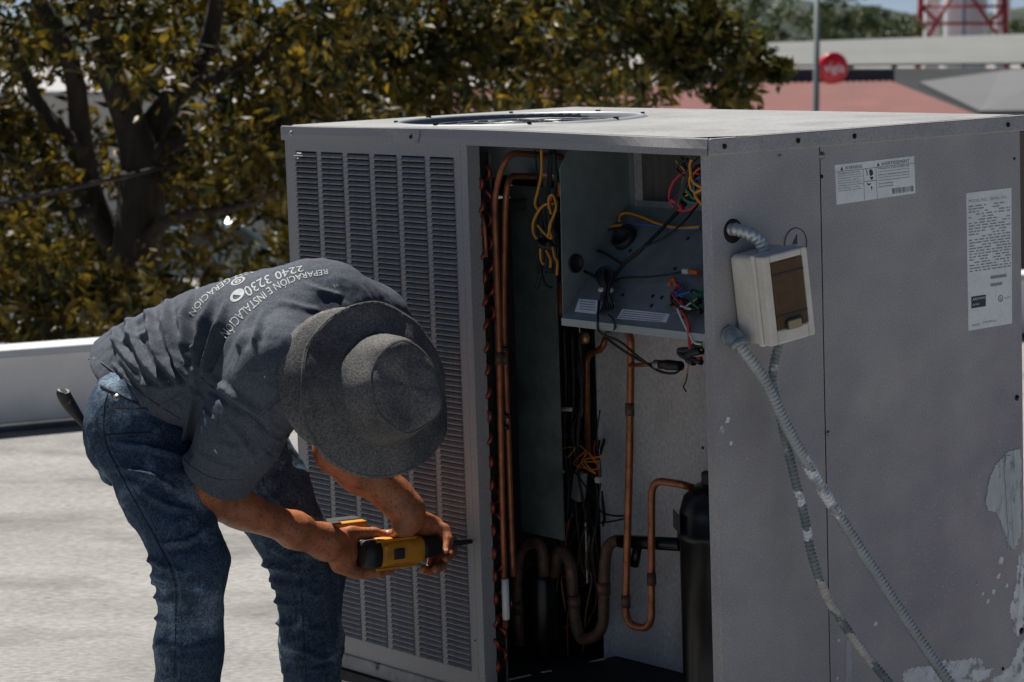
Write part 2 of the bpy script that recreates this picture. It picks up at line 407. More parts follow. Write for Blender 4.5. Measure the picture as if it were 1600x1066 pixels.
# near corner post and panels of the plain face
MB().box((-0.030, 0.002, 0.0), (-0.0145, 0.0045, TOP - 0.012)).box((-0.030, 0.0045, 0.0), (-0.028, 0.04, TOP - 0.012)).build('near_post', paint, UN, bevel=0.001)
VS = 0.262
sp = MB().box((-0.0125, -0.0008, 0.0), (0.0, 0.0012, TOP - 0.012)).box((-0.0012, 0.0012, 0.0), (0.0, VS - 0.0012, TOP - 0.012))
SP1 = sp.build('power_panel', paint, UN, bevel=0.0012)
SP2 = MB().box((-0.0012, VS + 0.0012, 0.0), (0.0, RR - 0.003, TOP - 0.012)).build('access_panel', paint, UN, bevel=0.0012)
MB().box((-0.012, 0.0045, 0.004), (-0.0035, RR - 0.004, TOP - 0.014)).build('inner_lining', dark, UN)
MB().box((-LL + 0.004, RR - 0.006, 0.0), (-0.014, RR - 0.003, TOP - 0.012)).build('rear_panel', paint, UN)
MB().box((-LL + 0.0025, 0.0, 0.0), (-LL + 0.005, RR - 0.007, TOP - 0.012)).build('end_panel', paint, UN)
basep = mat('dirty_base', (0.27, 0.265, 0.255), 0.85, var=0.25, vscale=18, col2=(0.055, 0.052, 0.05), c2scale=16, c2lo=0.55, c2hi=0.64, bump=0.5, bscale=60)
MB().box((-LL, -0.004, -0.028), (XO + 0.006, 0.02, 0.004)).build('base_rail', basep, UN, bevel=0.003)
MB().box((-LL + .004, 0.0215, -0.03), (-0.002, RR - 0.01, 0.015)).build('base_pan', mat('base_pan', (0.035, 0.034, 0.034), 0.8, var=0.4, vscale=12), UN)
MB().box((XO + 0.008, -0.004, -0.03), (-0.001, 0.02, -0.006)).build('base_rail', basep, UN, bevel=0.003)
# screws and screw holes
def screw(parent, px, py, face, r=0.0055, m=steel, hole=False):
    p = U(px, py, 'x', 0.0) if face == 'R' else U(px, py, 'y', -0.006 if face == 'T' else 0.0)
    if face == 'C': p = U(px, py, 'x', 0.007)
    ax = dict(Z=(1, 0, 0), X=(0, 1, 0), Y=(0, 0, 1)) if face in 'RC' else dict(Z=(0, -1, 0), X=(1, 0, 0), Y=(0, 0, 1))
    b = MB()
    if hole: b.lathe([(0, 0.0006), (r * 0.75, 0.0006), (r * 0.8, -0.0005)], p, seg=10, **ax)
    else:
        b.lathe([(0, 0.0035), (r * .6, 0.0034), (r * 0.62, 0.0016), (r * 1.15, 0.0012), (r * 1.2, -0.001)], p, seg=14, **ax)
    return b.build('screw_hole' if hole else 'screw', rusty if hole else m, parent)
for x, y in ((1132, 229), (1247, 220), (1335, 213), (1575, 195)): screw(TC, x, y, 'C', 0.0042, rusty)
screw(TC, 455, 209, 'T', 0.0062); screw(TC, 642, 213, 'T', 0.005, rusty)
screw(SP2, 1284, 243.5, 'R', 0.0062); screw(SP2, 1284, 276, 'R', 0.005, hole=True)
screw(SP2, 1293.5, 677, 'R', 0.0042); screw(SP2, 1585, 248, 'R', 0.004, hole=True); screw(SP2, 1589, 622, 'R', 0.005, blackp)
screw(SP2, 1596, 986, 'R', 0.006, blackp); screw(SP2, 1567, 1045, 'R', 0.005, hole=True); screw(SP1, 1218, 244, 'R', 0.003); screw(SP1, 1098, 700, 'L', 0.004, hole=True)
screw(UN, 727, 1004, 'L', 0.003, hole=True) if False else None
screw(LP, 742.5, 1001, 'L', 0.003, hole=True); screw(LP, 753, 990, 'L', 0.0022, hole=True); screw(LP, 731, 365, 'L', 0.002, hole=True)
# sealant smears and flaked white paint, each a thin lump of its own outline
seal = mat('grey_sealant', (0.52, 0.56, 0.56), 0.75, var=0.2, vscale=25, col2=(0.20, 0.22, 0.22), c2scale=40, c2lo=0.54, c2hi=0.66, bump=0.8, bscale=40, stretch=(1, 1, 0.4))
whitep = mat('white_paint', (0.80, 0.81, 0.81), 0.8, var=0.2, vscale=30, col2=(0.36, 0.35, 0.36), c2scale=34, c2lo=0.52, c2hi=0.62, bump=0.6, bscale=60)
def rough_poly(pts, n=6, amp=2.0, seed=0):
    rnd = random.Random(seed); out = []
    for i in range(len(pts)):
        a, b = pts[i], pts[(i + 1) % len(pts)]
        for k in range(n): t = k / n; out.append((a[0] + (b[0] - a[0]) * t + rnd.uniform(-amp, amp), a[1] + (b[1] - a[1]) * t + rnd.uniform(-amp, amp)))
    return out
def patch(name, pts, m, parent, th=0.0012, amp=2.0, seed=0, n=13, off=0.0, lim=None):
    q = [U(x, y, 'x', off) for x, y in rough_poly(pts, n, amp, seed)]
    q = [Vector((off, min(v.y, RR - 0.002), v.z)) for v in q]
    return MB().prism(q, (th, 0, 0)).build(name, m, parent)
patch('sealant_smear', [(1594, 701), (1575, 706), (1556, 724), (1544, 752), (1539, 782), (1543, 798), (1556, 800), (1562, 815), (1570, 836), (1574, 856), (1583, 860), (1594, 838)], seal, SP2, 0.0014, 1.5, 1)
patch('sealant_smear', [(1570, 712), (1568, 735), (1572, 800), (1574, 850), (1580, 858), (1588, 850), (1584, 760), (1580, 712)], seal, SP2, 0.0032, 1.2, 2)
patch('paint_flake', [(1599, 862), (1590, 870), (1588, 905), (1583, 935), (1577, 952), (1583, 985), (1590, 998), (1599, 975)], whitep, SP2, 0.0005, 1.6, 3)
patch('paint_flake', [(1599, 1000), (1590, 1012), (1580, 1040), (1566, 1052), (1550, 1062), (1546, 1072), (1599, 1072)], whitep, SP2, 0.0005, 2, 4)
patch('paint_flake', [(1412, 1046), (1438, 1042), (1470, 1034), (1500, 1030), (1532, 1029), (1537, 1045), (1552, 1044), (1540, 1060), (1505, 1075), (1410, 1078)], whitep, SP2, 0.0005, 2.5, 5)
patch('paint_flake', [(1322, 1000), (1329, 1000), (1331, 1072), (1321, 1075)], mat('paint_run', (0.46, 0.455, 0.46), 0.7, var=0.2, vscale=20), SP2, 0.0006, 1.0, 6)
for k, (x, y, rr) in enumerate(((1127, 671, 4), (1137, 657, 4), (1142, 693, 2.5), (1130, 674, 3), (1564, 876, 5), (1560, 900, 4), (1552, 925, 3), (1543, 940, 3), (1536, 928, 2), (1573, 915, 3), (1368, 975, 3), (1527, 912, 2), (1310, 1001, 2), (1308, 1060, 2))):
    patch('paint_spot', [(x - rr, y + rr), (x - rr * .2, y - rr * 1.4), (x + rr * .9, y - rr), (x + rr * .4, y + rr * 1.1)], whitep, SP1 if x < 1270 else SP2, 0.0006, 0.6, 20 + k, 2)
patch('paint_chip', [(1149, 213.5), (1168, 212), (1166, 215.5), (1150, 217)], mat('cream_primer', (0.55, 0.47, 0.36), 0.8), TC, 0.0006, 0.5, 9, 3, off=0.0071)
MB().prism([U(x, y, 'y', -0.0085) for x, y in ((648, 206), (656, 204), (653, 224), (645, 225))], (0, -0.0006, 0)).build('paint_chip', topm, TC)

# --- printed labels on the access panel
paper = mat('label_paper', (0.86, 0.88, 0.87), 0.55, var=0.08, vscale=160, col2=(0.74, 0.76, 0.75), c2scale=12)
ink = mat('label_ink', (0.04, 0.045, 0.045), 0.6)
inkg = mat('label_ink_faded', (0.30, 0.315, 0.315), 0.6)
def label(pts, parent):
    q = [U(x, y, 'x', 0.0) for x, y in pts]
    o = MB().prism(q, (0.0006, 0, 0)).build('sticker', paper, parent)
    A, B, D = q[0], q[1], q[3]                       # corners: top left, top right, bottom right, bottom left
    def at(s, t, h=0.0009): v = A + (B - A) * s + (D - A) * t; return Vector((h, v.y, v.z))
    return o, at
def bar(b, at, s0, t0, s1, t1, h=0.0009):
    b.add([at(s0, t1, h), at(s1, t1, h), at(s1, t0, h), at(s0, t0, h)], [(0, 1, 2, 3)])
def write(s, at, s0, t0, s1, t1, m, parent, name='lettering', h=0.0009):
    me = text_mesh(s, 1.0, 'LEFT'); co = np.empty(len(me.vertices) * 3); me.vertices.foreach_get('co', co); co = co.reshape(-1, 3)
    lo, hi = co.min(0), co.max(0); k = (co - lo) / np.maximum(hi - lo, 1e-6)
    me.vertices.foreach_set('co', np.array([tuple(at(s0 + (s1 - s0) * a, t1 + (t0 - t1) * b_, h)) for a, b_, _ in k]).ravel()); me.update()
    return link(name, me, m, parent)
lab, at = label([(1304, 258), (1428, 244), (1430, 302), (1307, 320)], SP2)
write('WARNING', at, 0.12, 0.06, 0.335, 0.15, ink, lab); write('AVERTISSEMENT', at, 0.575, 0.06, 0.935, 0.155, ink, lab)
for s in (0.065, 0.52): MB().add([at(s, 0.155), at(s + .035, 0.155), at(s + .0175, 0.055)], [(0, 1, 2)]).build('warning_triangle', ink, lab)
rnd = random.Random(11); b = MB()
words = ['HAZARDOUS VOLTAGE', 'disconnect all electric power', 'including remote disconnects', 'before servicing. Failure to', 'disconnect power before', 'servicing can cause severe', 'personal injury or death.', 'open all remote disconnect']
for k, s in enumerate(words):
    t = 0.21 + k * 0.062; write(s, at, 0.03, t, 0.30 + 0.02 * (k % 3), t + 0.042, ink, lab, 'fine_print')
words = ['TENSION DANGEREUSE', 'couper toutes les sources de courant et tous les', 'sectionneurs a distance avant entretien. Defaut de', 'couper le courant avant de proceder a entretien peut', 'entrainer des blessures corporelles severes ou la mort', 'tous les sectionneurs', 'moteurs de ventilateur']
for k, s in enumerate(words):
    t = 0.20 + k * 0.075; write(s, at, 0.53, t, (0.93 if k < 5 else 0.72), t + 0.045, ink, lab, 'fine_print')
for s in (0.345, 0.505): bar(b, at, s, 0.18, s + 0.004, 0.97)
bar(b, at, 0.345, 0.5, 0.509, 0.512); bar(b, at, 0.0, 0.175, 1.0, 0.185)
for k in range(26):
    s = 0.70 + k * 0.0105; bar(b, at, s, 0.76, s + rnd.choice((0.003, 0.006)), 0.90)
b.build('rules_and_barcode', ink, lab)
b = MB()                                               # hand and lightning pictogram
b.add([at(s, t) for s, t in ((0.42, 0.24), (0.44, 0.20), (0.465, 0.24), (0.47, 0.34), (0.45, 0.38), (0.425, 0.37))], [tuple(range(6))[::-1]])
b.add([at(s, t) for s, t in ((0.42, 0.40), (0.47, 0.40), (0.46, 0.47), (0.445, 0.49))], [(3, 2, 1, 0)])
b.add([at(s, t) for s, t in ((0.375, 0.2), (0.383, 0.19), (0.40, 0.28), (0.395, 0.36), (0.385, 0.36), (0.39, 0.28))], [tuple(range(6))[::-1]])
b.add([at(s, t) for s, t in ((0.38, 0.53), (0.41, 0.57), (0.44, 0.56), (0.42, 0.61), (0.395, 0.61))], [tuple(range(5))[::-1]])
b.add([at(s, t) for s, t in ((0.43, 0.66), (0.445, 0.63), (0.45, 0.70), (0.44, 0.74))], [(3, 2, 1, 0)])
b.build('pictogram', ink, lab)
lab, at = label([(1509.5, 302), (1580, 293.5), (1581, 505.5), (1513, 517)], SP2)
b = MB(); rnd = random.Random(5)
write('MODEL NO.  SERIAL NO.', at, 0.05, 0.05, 0.9, 0.072, inkg, lab, 'fine_print')
for k in range(24):
    t = 0.095 + k * 0.0205; s = 0.04
    while s < 0.95:
        wd = rnd.uniform(0.04, 0.15)
        if rnd.random() < 0.8: bar(b, at, s, t, min(s + wd, 0.96), t + 0.009)
        s += wd + rnd.uniform(0.015, 0.05)
b.build('printed_table', inkg, lab)
b = MB(); bar(b, at, 0.50, 0.625, 0.86, 0.648); bar(b, at, 0.50, 0.68, 0.76, 0.702); b.build('part_number_bar', inkg, lab)
b = MB(); bar(b, at, 0.07, 0.755, 0.39, 0.84); ob = b.build('approval_mark', ink, lab)
write('ARI', at, 0.09, 0.767, 0.20, 0.785, paper, lab, h=.0013); write('CERTIFIED', at, 0.09, 0.81, 0.24, 0.822, paper, lab, 'fine_print', h=.0013)
b = MB(); bar(b, at, 0.21, 0.767, 0.37, 0.782, .0013); b.build('approval_bar', inkg, lab)
b = MB()
for k in range(24):
    a, c = k * math.pi / 12, (k + 1) * math.pi / 12
    def rg(q, r_): return at(0.72 + 0.055 * r_ * math.cos(q), 0.80 + 0.026 * r_ * math.sin(q))
    b.add([rg(a, 1), rg(c, 1), rg(c, .8), rg(a, .8)], [(3, 2, 1, 0)])
b.build('approval_ring', ink, lab); write('UL', at, 0.695, 0.787, 0.745, 0.815, ink, lab); write('US LISTED', at, 0.80, 0.795, 0.95, 0.81, inkg, lab)
write('WARRANTY', at, 0.07, 0.957, 0.25, 0.975, inkg, lab, 'fine_print'); write('PRINTED IN', at, 0.33, 0.95, 0.6, 0.965, inkg, lab, 'fine_print')
# stamped ring and arrow beside the breaker box
b = MB(); ctr = U(1243, 380, 'x', 0.0)
pts = [(ctr + Vector((0.0012, 0.027 * math.cos(a), 0.027 * math.sin(a)))) for a in [math.pi * 2 * k / 40 for k in range(41)]]
b.tube(pts, 0.0008, 5, caps=False); b.build('knockout_ring', ink, SP1)
MB().prism([U(x, y, 'x', 0.0) for x, y in ((1238, 381), (1245, 366), (1246, 383))], (0.0006, 0, 0)).build('arrow_mark', ink, SP1)

# ------------------------------------------------------------------ inside the open bay
XR = -0.031
MB().box((XO - 0.02, RR - 0.04, 0.016), (XR, RR - 0.02, TOP - 0.03)).build('rear_coil', mat('rear_coil', (0.012, 0.014, 0.014), 0.8, var=0.5, vscale=60), UN)
YD = 0.36
xd = U(952, 700, 'y', YD).x
MB().box((xd, YD, 0.016), (XR + 0.017, YD + 0.003, TOP - 0.04)).box((xd - 0.0, YD - 0.03, 0.016), (xd + 0.002, YD, TOP - 0.04)).build('divider_wall', galv2, UN)
xs0, xs1 = U(806, 560, 'y', 0.17).x, U(872, 560, 'y', 0.17).x
MB().box((xs0, 0.17, U(840, 836, 'y', 0.17).z), (xs1, 0.173, U(840, 292, 'y', 0.17).z)).build('shroud_wall', mat('shroud', (0.105, 0.13, 0.12), 0.75, 0.1, var=0.3, vscale=18, col2=(.07, .085, .08), c2scale=6), UN)
# coil end plate and the copper return bends
XE = XO - 0.012
MB().box((XE - 0.002, 0.0225, 0.016), (XE, 0.060, TOP - 0.05)).build('coil_end_plate', mat('end_plate', (0.012, 0.013, 0.013), 0.8, 0.1, var=0.3, vscale=40), UN)
MB().box((XE + 0.001, 0.060, 0.016), (XE + 0.004, 0.063, TOP - 0.05)).build('coil_flange', galv, UN)
bend = MB(); bend.tube([(0.016 * math.sin(a), 0, 0.0125 * math.cos(a)) for a in [math.pi * k / 10 for k in range(11)]], 0.0046, 8, caps=False)
bend_me = bend.mesh('return_bend'); bend_me.materials.append(copr)
rnd = random.Random(8)
for c, yy in enumerate((0.031, 0.050)):
    for k in range(22):
        z = 0.055 + k * 0.046 + (0.02 if c else 0)
        if c and 7 < k < 15: continue
        o = bpy.data.objects.new('return_bend', bend_me); COL.objects.link(o); o.parent = UN; o.location = (XE, yy, z); o.rotation_euler = (rnd.choice((0, 0, 0.5, -0.4)), 0, 0)
def pipe(name, px, yp, r, m=copper, rb=0.03, parent=UN, seg=10):
    pts = [U(q[0], q[1], 'y', q[2] if len(q) > 2 else yp) for q in px]
    return MB().tube(bent_path(pts, rb), r, seg).build(name, m, parent)
pipe('liquid_pipe', [(890, 247, .3), (792, 238), (772, 300), (779, 520), (785, 800), (790, 980)], 0.052, 0.0066, rb=0.045)
MB().tube([U(789, 905, 'y', .050), U(791, 968, 'y', .050)], 0.0074, 10).build('pipe_tag', paper, UN)
pipe('liquid_pipe', [(876, 330, .3), (868, 277, .3), (793, 275), (789, 330), (786, 490), (795, 720), (800, 860), (802, 900)], 0.075, 0.0068, rb=0.05)
pipe('capillary_pipe', [(752, 335), (757, 350), (760, 402)], 0.03, 0.0035)
for y in (545, 650, 668): MB().tube([U(781, y, 'y', 0.055), U(796, y, 'y', 0.07)], 0.005, 6).build('pipe_clip', rubber, UN)
pipe('hot_gas_pipe', [(873, 440, .2), (876, 497, .2), (890, 503, .2), (978, 513), (986, 530), (984, 700), (977, 975), (1018, 985), (1018, 750), (1066, 757), (1088, 764, .21)], 0.17, 0.0075, rb=0.035, seg=12)
pipe('branch_pipe', [(984, 571, .165), (1030, 569, .165)], 0.17, 0.004)
pipe('drain_pipe', [(946, 528), (941, 546), (916, 553), (918, 705)], 0.30, 0.0068, rb=0.03)
pipe('suction_pipe', [(812, 1010, .16), (806, 930, .16), (812, 852, .16), (848, 846, .16), (850, 900, .16)], 0.16, 0.0115, copperd, rb=0.045, seg=12)
pipe('suction_pipe', [(866, 900), (872, 852), (892, 880), (897, 960), (905, 1003), (943, 990), (944, 900), (948, 845), (1000, 846), (1070, 851)], 0.20, 0.0118, copperd, rb=0.04, seg=12)
MB().tube([U(970, 846, 'y', .195), U(1066, 851, 'y', .195)], 0.0132, 12).build('pipe_sleeve', blackp, UN)
MB().tube([U(996, 855, 'y', .19), U(991, 884, 'y', .19)], [0.009, 0.010], 10).build('service_valve', blackp, UN)
MB().lathe([(0, .20), (.02, .199), (.036, .19), (.041, .17), (.041, .02), (.036, .004), (0, 0)], U(850, 1030, 'y', 0.24), seg=24).build('accumulator', blackp, UN)
cx_ = U(1062, 900, 'y', 0.20); cc = Vector((cx_.x + 0.098, 0.24, 0.02))
ctop = U(1085, 752, 'y', 0.22).z - 0.02
cm = MB().lathe([(0, ctop + 0.012), (.03, ctop + 0.010), (.06, ctop), (.083, ctop - .02), (.092, ctop - .05), (.093, ctop - .085), (.097, ctop - .088), (.097, ctop - .10), (.093, ctop - .102), (.093, 0.02), (.1, 0.0)], cc, seg=40)
CMP = cm.build('compressor', blackp, UN)
MB().box((-0.02, -0.02, 0), (0.02, 0.02, 0.03), Matrix.Translation(cc + Vector((0.0, -0.03, ctop + 0.0)))).build('terminal_cover', blackp, CMP, bevel=0.006)
MB().box((-.035, -.0018, 0), (.035, 0, .035), Matrix.Translation(cc + Vector((-.055, -.08, ctop - .085))) @ Matrix.Rotation(-0.55, 4, 'Z')).build('rating_plate', mat('rating_plate', (.05, .05, .052), .5), CMP)
# --- control box
x0 = U(878, 492, 'y', 0.03).x
def WL(px, py): return U(px, py, 'x', x0)
f0, f1 = WL(878, 497), U(1110, 517, 'y', 0.03)
yb = min(WL(985, 322).y, 0.30); zb_ = U(985, 322, 'y', yb).z
CB = MB().prism([WL(875, 262), WL(889, 234), WL(982, 232), WL(985, 322), WL(880, 497)], (-0.0014, 0, 0)).build('control_box', galv, UN)
XB = XR + 0.006
nrm = Vector((0, -(zb_ - f0.z), yb - 0.03)).normalized()
MB().prism([Vector((x0, 0.03, f0.z)), Vector((XB, 0.03, f0.z)), Vector((XB, yb, zb_)), Vector((x0, yb, zb_))], -nrm * 0.0014).build('mounting_plate', galv, CB)
MB().box((x0, 0.0285, f0.z - 0.014), (XB, 0.0300, f0.z)).build('plate_lip', mat('galv_light', (.40, .45, .44), .5, .3, var=.1, vscale=20), CB)
MB().box((x0 - 0.0, yb, zb_ - .002), (x0 + 0.012, yb + 0.0015, TOP - 0.035)).build('box_flange', galv, CB)
MB().box((x0 + 0.016, yb, zb_ - .004), (XB, yb + 0.0015, zb_ + 0.012)).build('box_flange', galv, CB)
cg = MB(); nc = 90
for i in range(nc + 1):
    x = x0 + .002 + (XB - x0 - .004) * i / nc; y = yb + .03 + .004 * math.sin(i * 1.45)
    cg.v += [(x, y, zb_ - .06), (x, y, TOP - .04)]
for i in range(nc): cg.f.append((2 * i, 2 * i + 2, 2 * i + 3, 2 * i + 1)); cg.sm.append(True)
cg.build('shaded_divider', mat('shaded_divider', (.085, .08, .075), .8, var=.35, vscale=30, stretch=(1, 1, .15)), UN)  # upper part of the divider, its shade put into the dark colour
def TP(px, py, h=0.003): return Upl(px, py, Vector((x0, 0.03, f0.z)) + nrm * h, nrm)
def on_tray(name, pts, m, h=0.0005, th=0.0006): return MB().prism([TP(x, y, h) for x, y in pts], nrm * th).build(name, m, CB)
on_tray('sticker', [(905, 467), (938, 470), (931, 491), (898, 487)], paper); on_tray('sticker', [(973, 483), (1047, 491), (1041, 504), (964, 498)], paper)
on_tray('sticker', [(948, 473), (961, 474), (952, 487), (946, 486)], paper)
b = MB()
for k in range(4):
    for (xa, ya, xb, yb2) in ((906, 470 + 4 * k, 930, 472.5 + 4 * k), (974 - 2 * k, 485.5 + 3.2 * k, 1040 - 2 * k, 492 + 3.2 * k)):
        b.prism([TP(x, y, 0.0013) for x, y in ((xa, ya), (xb, yb2), (xb, yb2 + 1.2), (xa, ya + 1.2))], nrm * 0.0002)
tag(b.build('fine_print', inkg, CB), kind='stuff')
for x, y in ((985, 392), (1020, 463), (1018, 478), (1034, 465), (1055, 420), (973, 461), (1075, 373)): MB().lathe([(0, .001), (.004, .001), (.0045, 0)], TP(x, y, 0), (1, 0, 0), nrm.cross(Vector((1, 0, 0))), nrm, 8).build('punched_hole', rusty, CB)
for x, y in ((896, 459),): MB().lathe([(0, .003), (.004, .003), (.006, .001), (.006, 0)], TP(x, y, 0), (1, 0, 0), nrm.cross(Vector((1, 0, 0))), nrm, 10).build('screw', steel, CB)
MB().lathe([(0, .004), (.02, .004), (.021, .014), (.026, .014), (.026, 0)], TP(978, 374, 0), (1, 0, 0), nrm.cross(Vector((1, 0, 0))), nrm, 20).build('capacitor_cap', rubber, CB)
MB().lathe([(0, .002), (.014, .002), (.015, .004), (.018, .003), (.0185, 0)], WL(899, 412), (0, 1, 0), (0, 0, 1), (1, 0, 0), 20).build('grommet', rubber, CB)
MB().lathe([(.006, .004), (.009, .0), (.006, -.002)], U(975, 316, 'y', yb - .001), (1, 0, 0), (0, 0, 1), (0, -1, 0), 12).build('screw', steel, CB)
wc = {'y': mat('yellow_wire', (0.62, 0.27, 0.025), 0.45), 'k': rubber, 'r': mat('red_wire', (0.42, 0.02, 0.03), 0.45), 'g': mat('green_wire', (0.01, 0.14, 0.06), 0.45),
      'w': mat('white_wire', (0.6, 0.58, 0.5), 0.5), 'b': mat('blue_wire', (0.05, 0.14, 0.42), 0.45), 'o': mat('orange_wire', (0.6, 0.13, 0.03), 0.45)}
def wire(c, px, r=0.0022, yp=0.06, tray=None, name='wire', parent=None):
    pts = [TP(q[0], q[1], q[2] if len(q) > 2 else tray) if tray is not None else U(q[0], q[1], 'y', q[2] if len(q) > 2 else yp) for q in px]
    return MB().tube(smooth_path(pts, 6), r, 6).build(name, wc[c], parent or CB)
wire('y', [(846, 232), (846, 270), (840, 300), (836, 318), (842, 330)], .0030, .09)
wire('y', [(866, 318), (848, 322), (834, 345), (834, 365), (843, 378)], .0030, .085)
wire('y', [(857, 326), (862, 305), (870, 318), (862, 345), (856, 370)], .0026, .08); wire('y', [(840, 352), (852, 366), (862, 372), (858, 355), (866, 335)], .0026, .083)
wire('y', [(861, 335), (857, 312), (864, 305), (869, 325), (860, 350)], .0026, .075)
for a in ([(844, 385), (845, 405), (849, 413)], [(853, 390), (860, 405), (860, 418)], [(863, 385), (867, 402), (871, 410), (870, 430)]): wire('y', a, .0028, .085)
wire('k', [(843, 320), (850, 380), (846, 420), (838, 450)], .004, .1); wire('k', [(842, 326), (838, 380), (850, 440), (862, 450)], .0025, .095); wire('k', [(858, 380), (862, 386), (852, 384), (840, 378)], .007, .086)
MB().tube([U(850, 385, 'y', .088), U(852, 378, 'y', .088)], .016, 12).build('cable_tie', rubber, CB)
wire('y', [(893, 421), (908, 413), (922, 393), (940, 368), (955, 355), (972, 352)], .0033, tray=.012)
wire('y', [(968, 346), (970, 336), (982, 333), (1005, 340), (1030, 350), (1060, 356), (1094, 354)], .0030, tray=.012)
wire('b', [(978, 352), (995, 350), (1030, 354), (1060, 358), (1094, 357)], .0022, tray=.010)
wire('k', [(893, 424), (915, 400), (940, 365), (965, 358), (985, 362)], .0026, tray=.014)
wire('k', [(909, 398), (930, 392), (945, 396), (960, 405), (972, 412)], .0028, tray=.012)
wire('k', [(955, 438), (975, 412), (1000, 392), (1030, 362), (1058, 332), (1072, 318)], .0036, tray=.016)
wire('k', [(972, 412), (1000, 390), (1040, 370), (1070, 345), (1090, 320)], .0024, tray=.02)
wire('k', [(912, 424), (925, 430), (936, 438)], .003, tray=.012)
wire('k', [(956, 441), (975, 434), (1010, 433), (1040, 430), (1070, 424)], .0022, tray=.010)
for k in range(5):
    dx = (k - 2) * 3.0
    wire('k', [(940 + dx * .3, 470), (944 + dx * .6, 452), (937 + dx, 430), (945 + dx * .5, 418), (953 + dx, 430), (948 + dx * .5, 455), (950 + dx * 1.3, 480), (940 + dx, 492)], .0026, tray=.010 + .004 * k)
MB().tube([TP(937, 453, .016), TP(956, 454, .016)], .0045, 8).build('cable_tie', wc['w'], CB)
wire('k', [(936, 470, .05), (934, 500, .02), (938, 520, .03), (970, 535, .06), (1000, 560, .10), (1030, 580, .11), (1055, 583, .11), (1064, 572, .11), (1052, 566, .11)], .0026, .08)
wire('k', [(948, 490, .03), (958, 500, .02), (960, 515, .03), (945, 525, .05), (985, 555, .1), (1025, 575, .11)], .0026, .08)
MB().tube([U(1026, 569, 'y', .105), U(1040, 570, 'y', .105), U(1041, 570, 'y', .105), U(1064, 572, 'y', .105)], [.008, .0085, .010, .009], 10).build('pressure_switch', rubber, CB)
MB().tube([U(1024, 569, 'y', .104), U(1032, 570, 'y', .104)], .0088, 10).build('switch_nut', steel, CB)
for c, pts, r in (('r', [(1094, 272), (1070, 270), (1052, 285), (1046, 310), (1060, 328), (1080, 326), (1094, 310)], .0026), ('k', [(1100, 245), (1085, 258), (1075, 275), (1066, 300), (1055, 330)], .006), ('k', [(1100, 250), (1080, 262), (1070, 290)], .005),
                  ('y', [(1088, 268), (1078, 278), (1080, 295), (1092, 304)], .0028), ('g', [(1090, 318), (1074, 314), (1066, 305), (1072, 296), (1084, 310), (1092, 305)], .003), ('b', [(1094, 276), (1084, 285), (1086, 302)], .0022), ('o', [(1094, 262), (1084, 272), (1082, 285)], .0022), ('r', [(1050, 312), (1062, 320), (1066, 330)], .005)):
    wire(c, pts, r, .035)
for c, pts, r in (('o', [(1045, 446), (1052, 436), (1058, 448)], .0045), ('r', [(1048, 470), (1052, 460), (1058, 450), (1064, 446)], .004), ('b', [(1054, 438), (1064, 440), (1066, 450), (1060, 456)], .002), ('g', [(1040, 482), (1050, 476), (1062, 462), (1080, 458), (1096, 460)], .003),
                  ('w', [(1060, 468), (1068, 460), (1085, 458), (1096, 460)], .0026), ('r', [(1056, 466), (1050, 478), (1060, 480)], .0035), ('k', [(1060, 462), (1062, 480), (1075, 485), (1090, 478)], .005), ('k', [(1066, 470), (1080, 476), (1094, 470)], .006), ('k', [(1070, 488), (1085, 480), (1096, 488)], .005)):
    wire(c, pts, r, tray=.012)
wire('w', [(1058, 482), (1066, 500), (1076, 520), (1085, 535), (1096, 538)], .0022, .028); wire('r', [(1064, 485), (1074, 500), (1076, 520), (1078, 545)], .003, .028)
for c, pts, r in (('k', [(1096, 530), (1080, 545), (1062, 548), (1068, 556), (1096, 566)], .006), ('g', [(1096, 540), (1080, 550), (1066, 555)], .003), ('w', [(1063, 548), (1068, 556), (1082, 558), (1096, 546)], .0026), ('r', [(1096, 560), (1084, 562), (1078, 556)], .004), ('y', [(1078, 562), (1076, 575), (1072, 592)], .0014), ('k', [(1076, 570), (1072, 595), (1068, 604), (1072, 612)], .0015), ('k', [(1096, 548), (1082, 552), (1075, 560), (1085, 566)], .008)):
    wire(c, pts, r, .04)
rw = random.Random(21)
for k in range(9):
    xa, ya = rw.uniform(1050, 1092), rw.uniform(440, 500)
    wire(rw.choice('kkrgwby'), [(xa + rw.uniform(-16, 16), ya + rw.uniform(-14, 14)) for _ in range(4)], rw.uniform(.0015, .003), tray=.010 + .002 * k)
for k in range(7):
    xa = rw.uniform(1066, 1092); wire(rw.choice('kkkrgy'), [(xa + rw.uniform(-14, 10), 250 + 14 * q + rw.uniform(-6, 6)) for q in range(6)], rw.uniform(.0018, .0035), .03 + .004 * k)
for k in range(12):
    xa = rw.uniform(872, 945); ya = rw.uniform(520, 700); wire('k', [(xa + rw.uniform(-14, 14), ya + q * rw.uniform(40, 70)) for q in range(5)], rw.uniform(.0015, .0045), .24 + .012 * k, parent=UN, name='harness_wire')
for k in range(6):
    xa = rw.uniform(838, 866); wire('k', [(xa + rw.uniform(-8, 8), 235 + q * 48) for q in range(5)], rw.uniform(.0015, .003), .12, parent=UN, name='harness_wire')
MB().tube([TP(1068, 424, .01), TP(1078, 424, .01)], .006, 8).build('plug', wc['w'], CB); MB().tube([TP(1078, 424, .01), TP(1092, 426, .01)], .0055, 8).build('plug', wc['o'], CB)
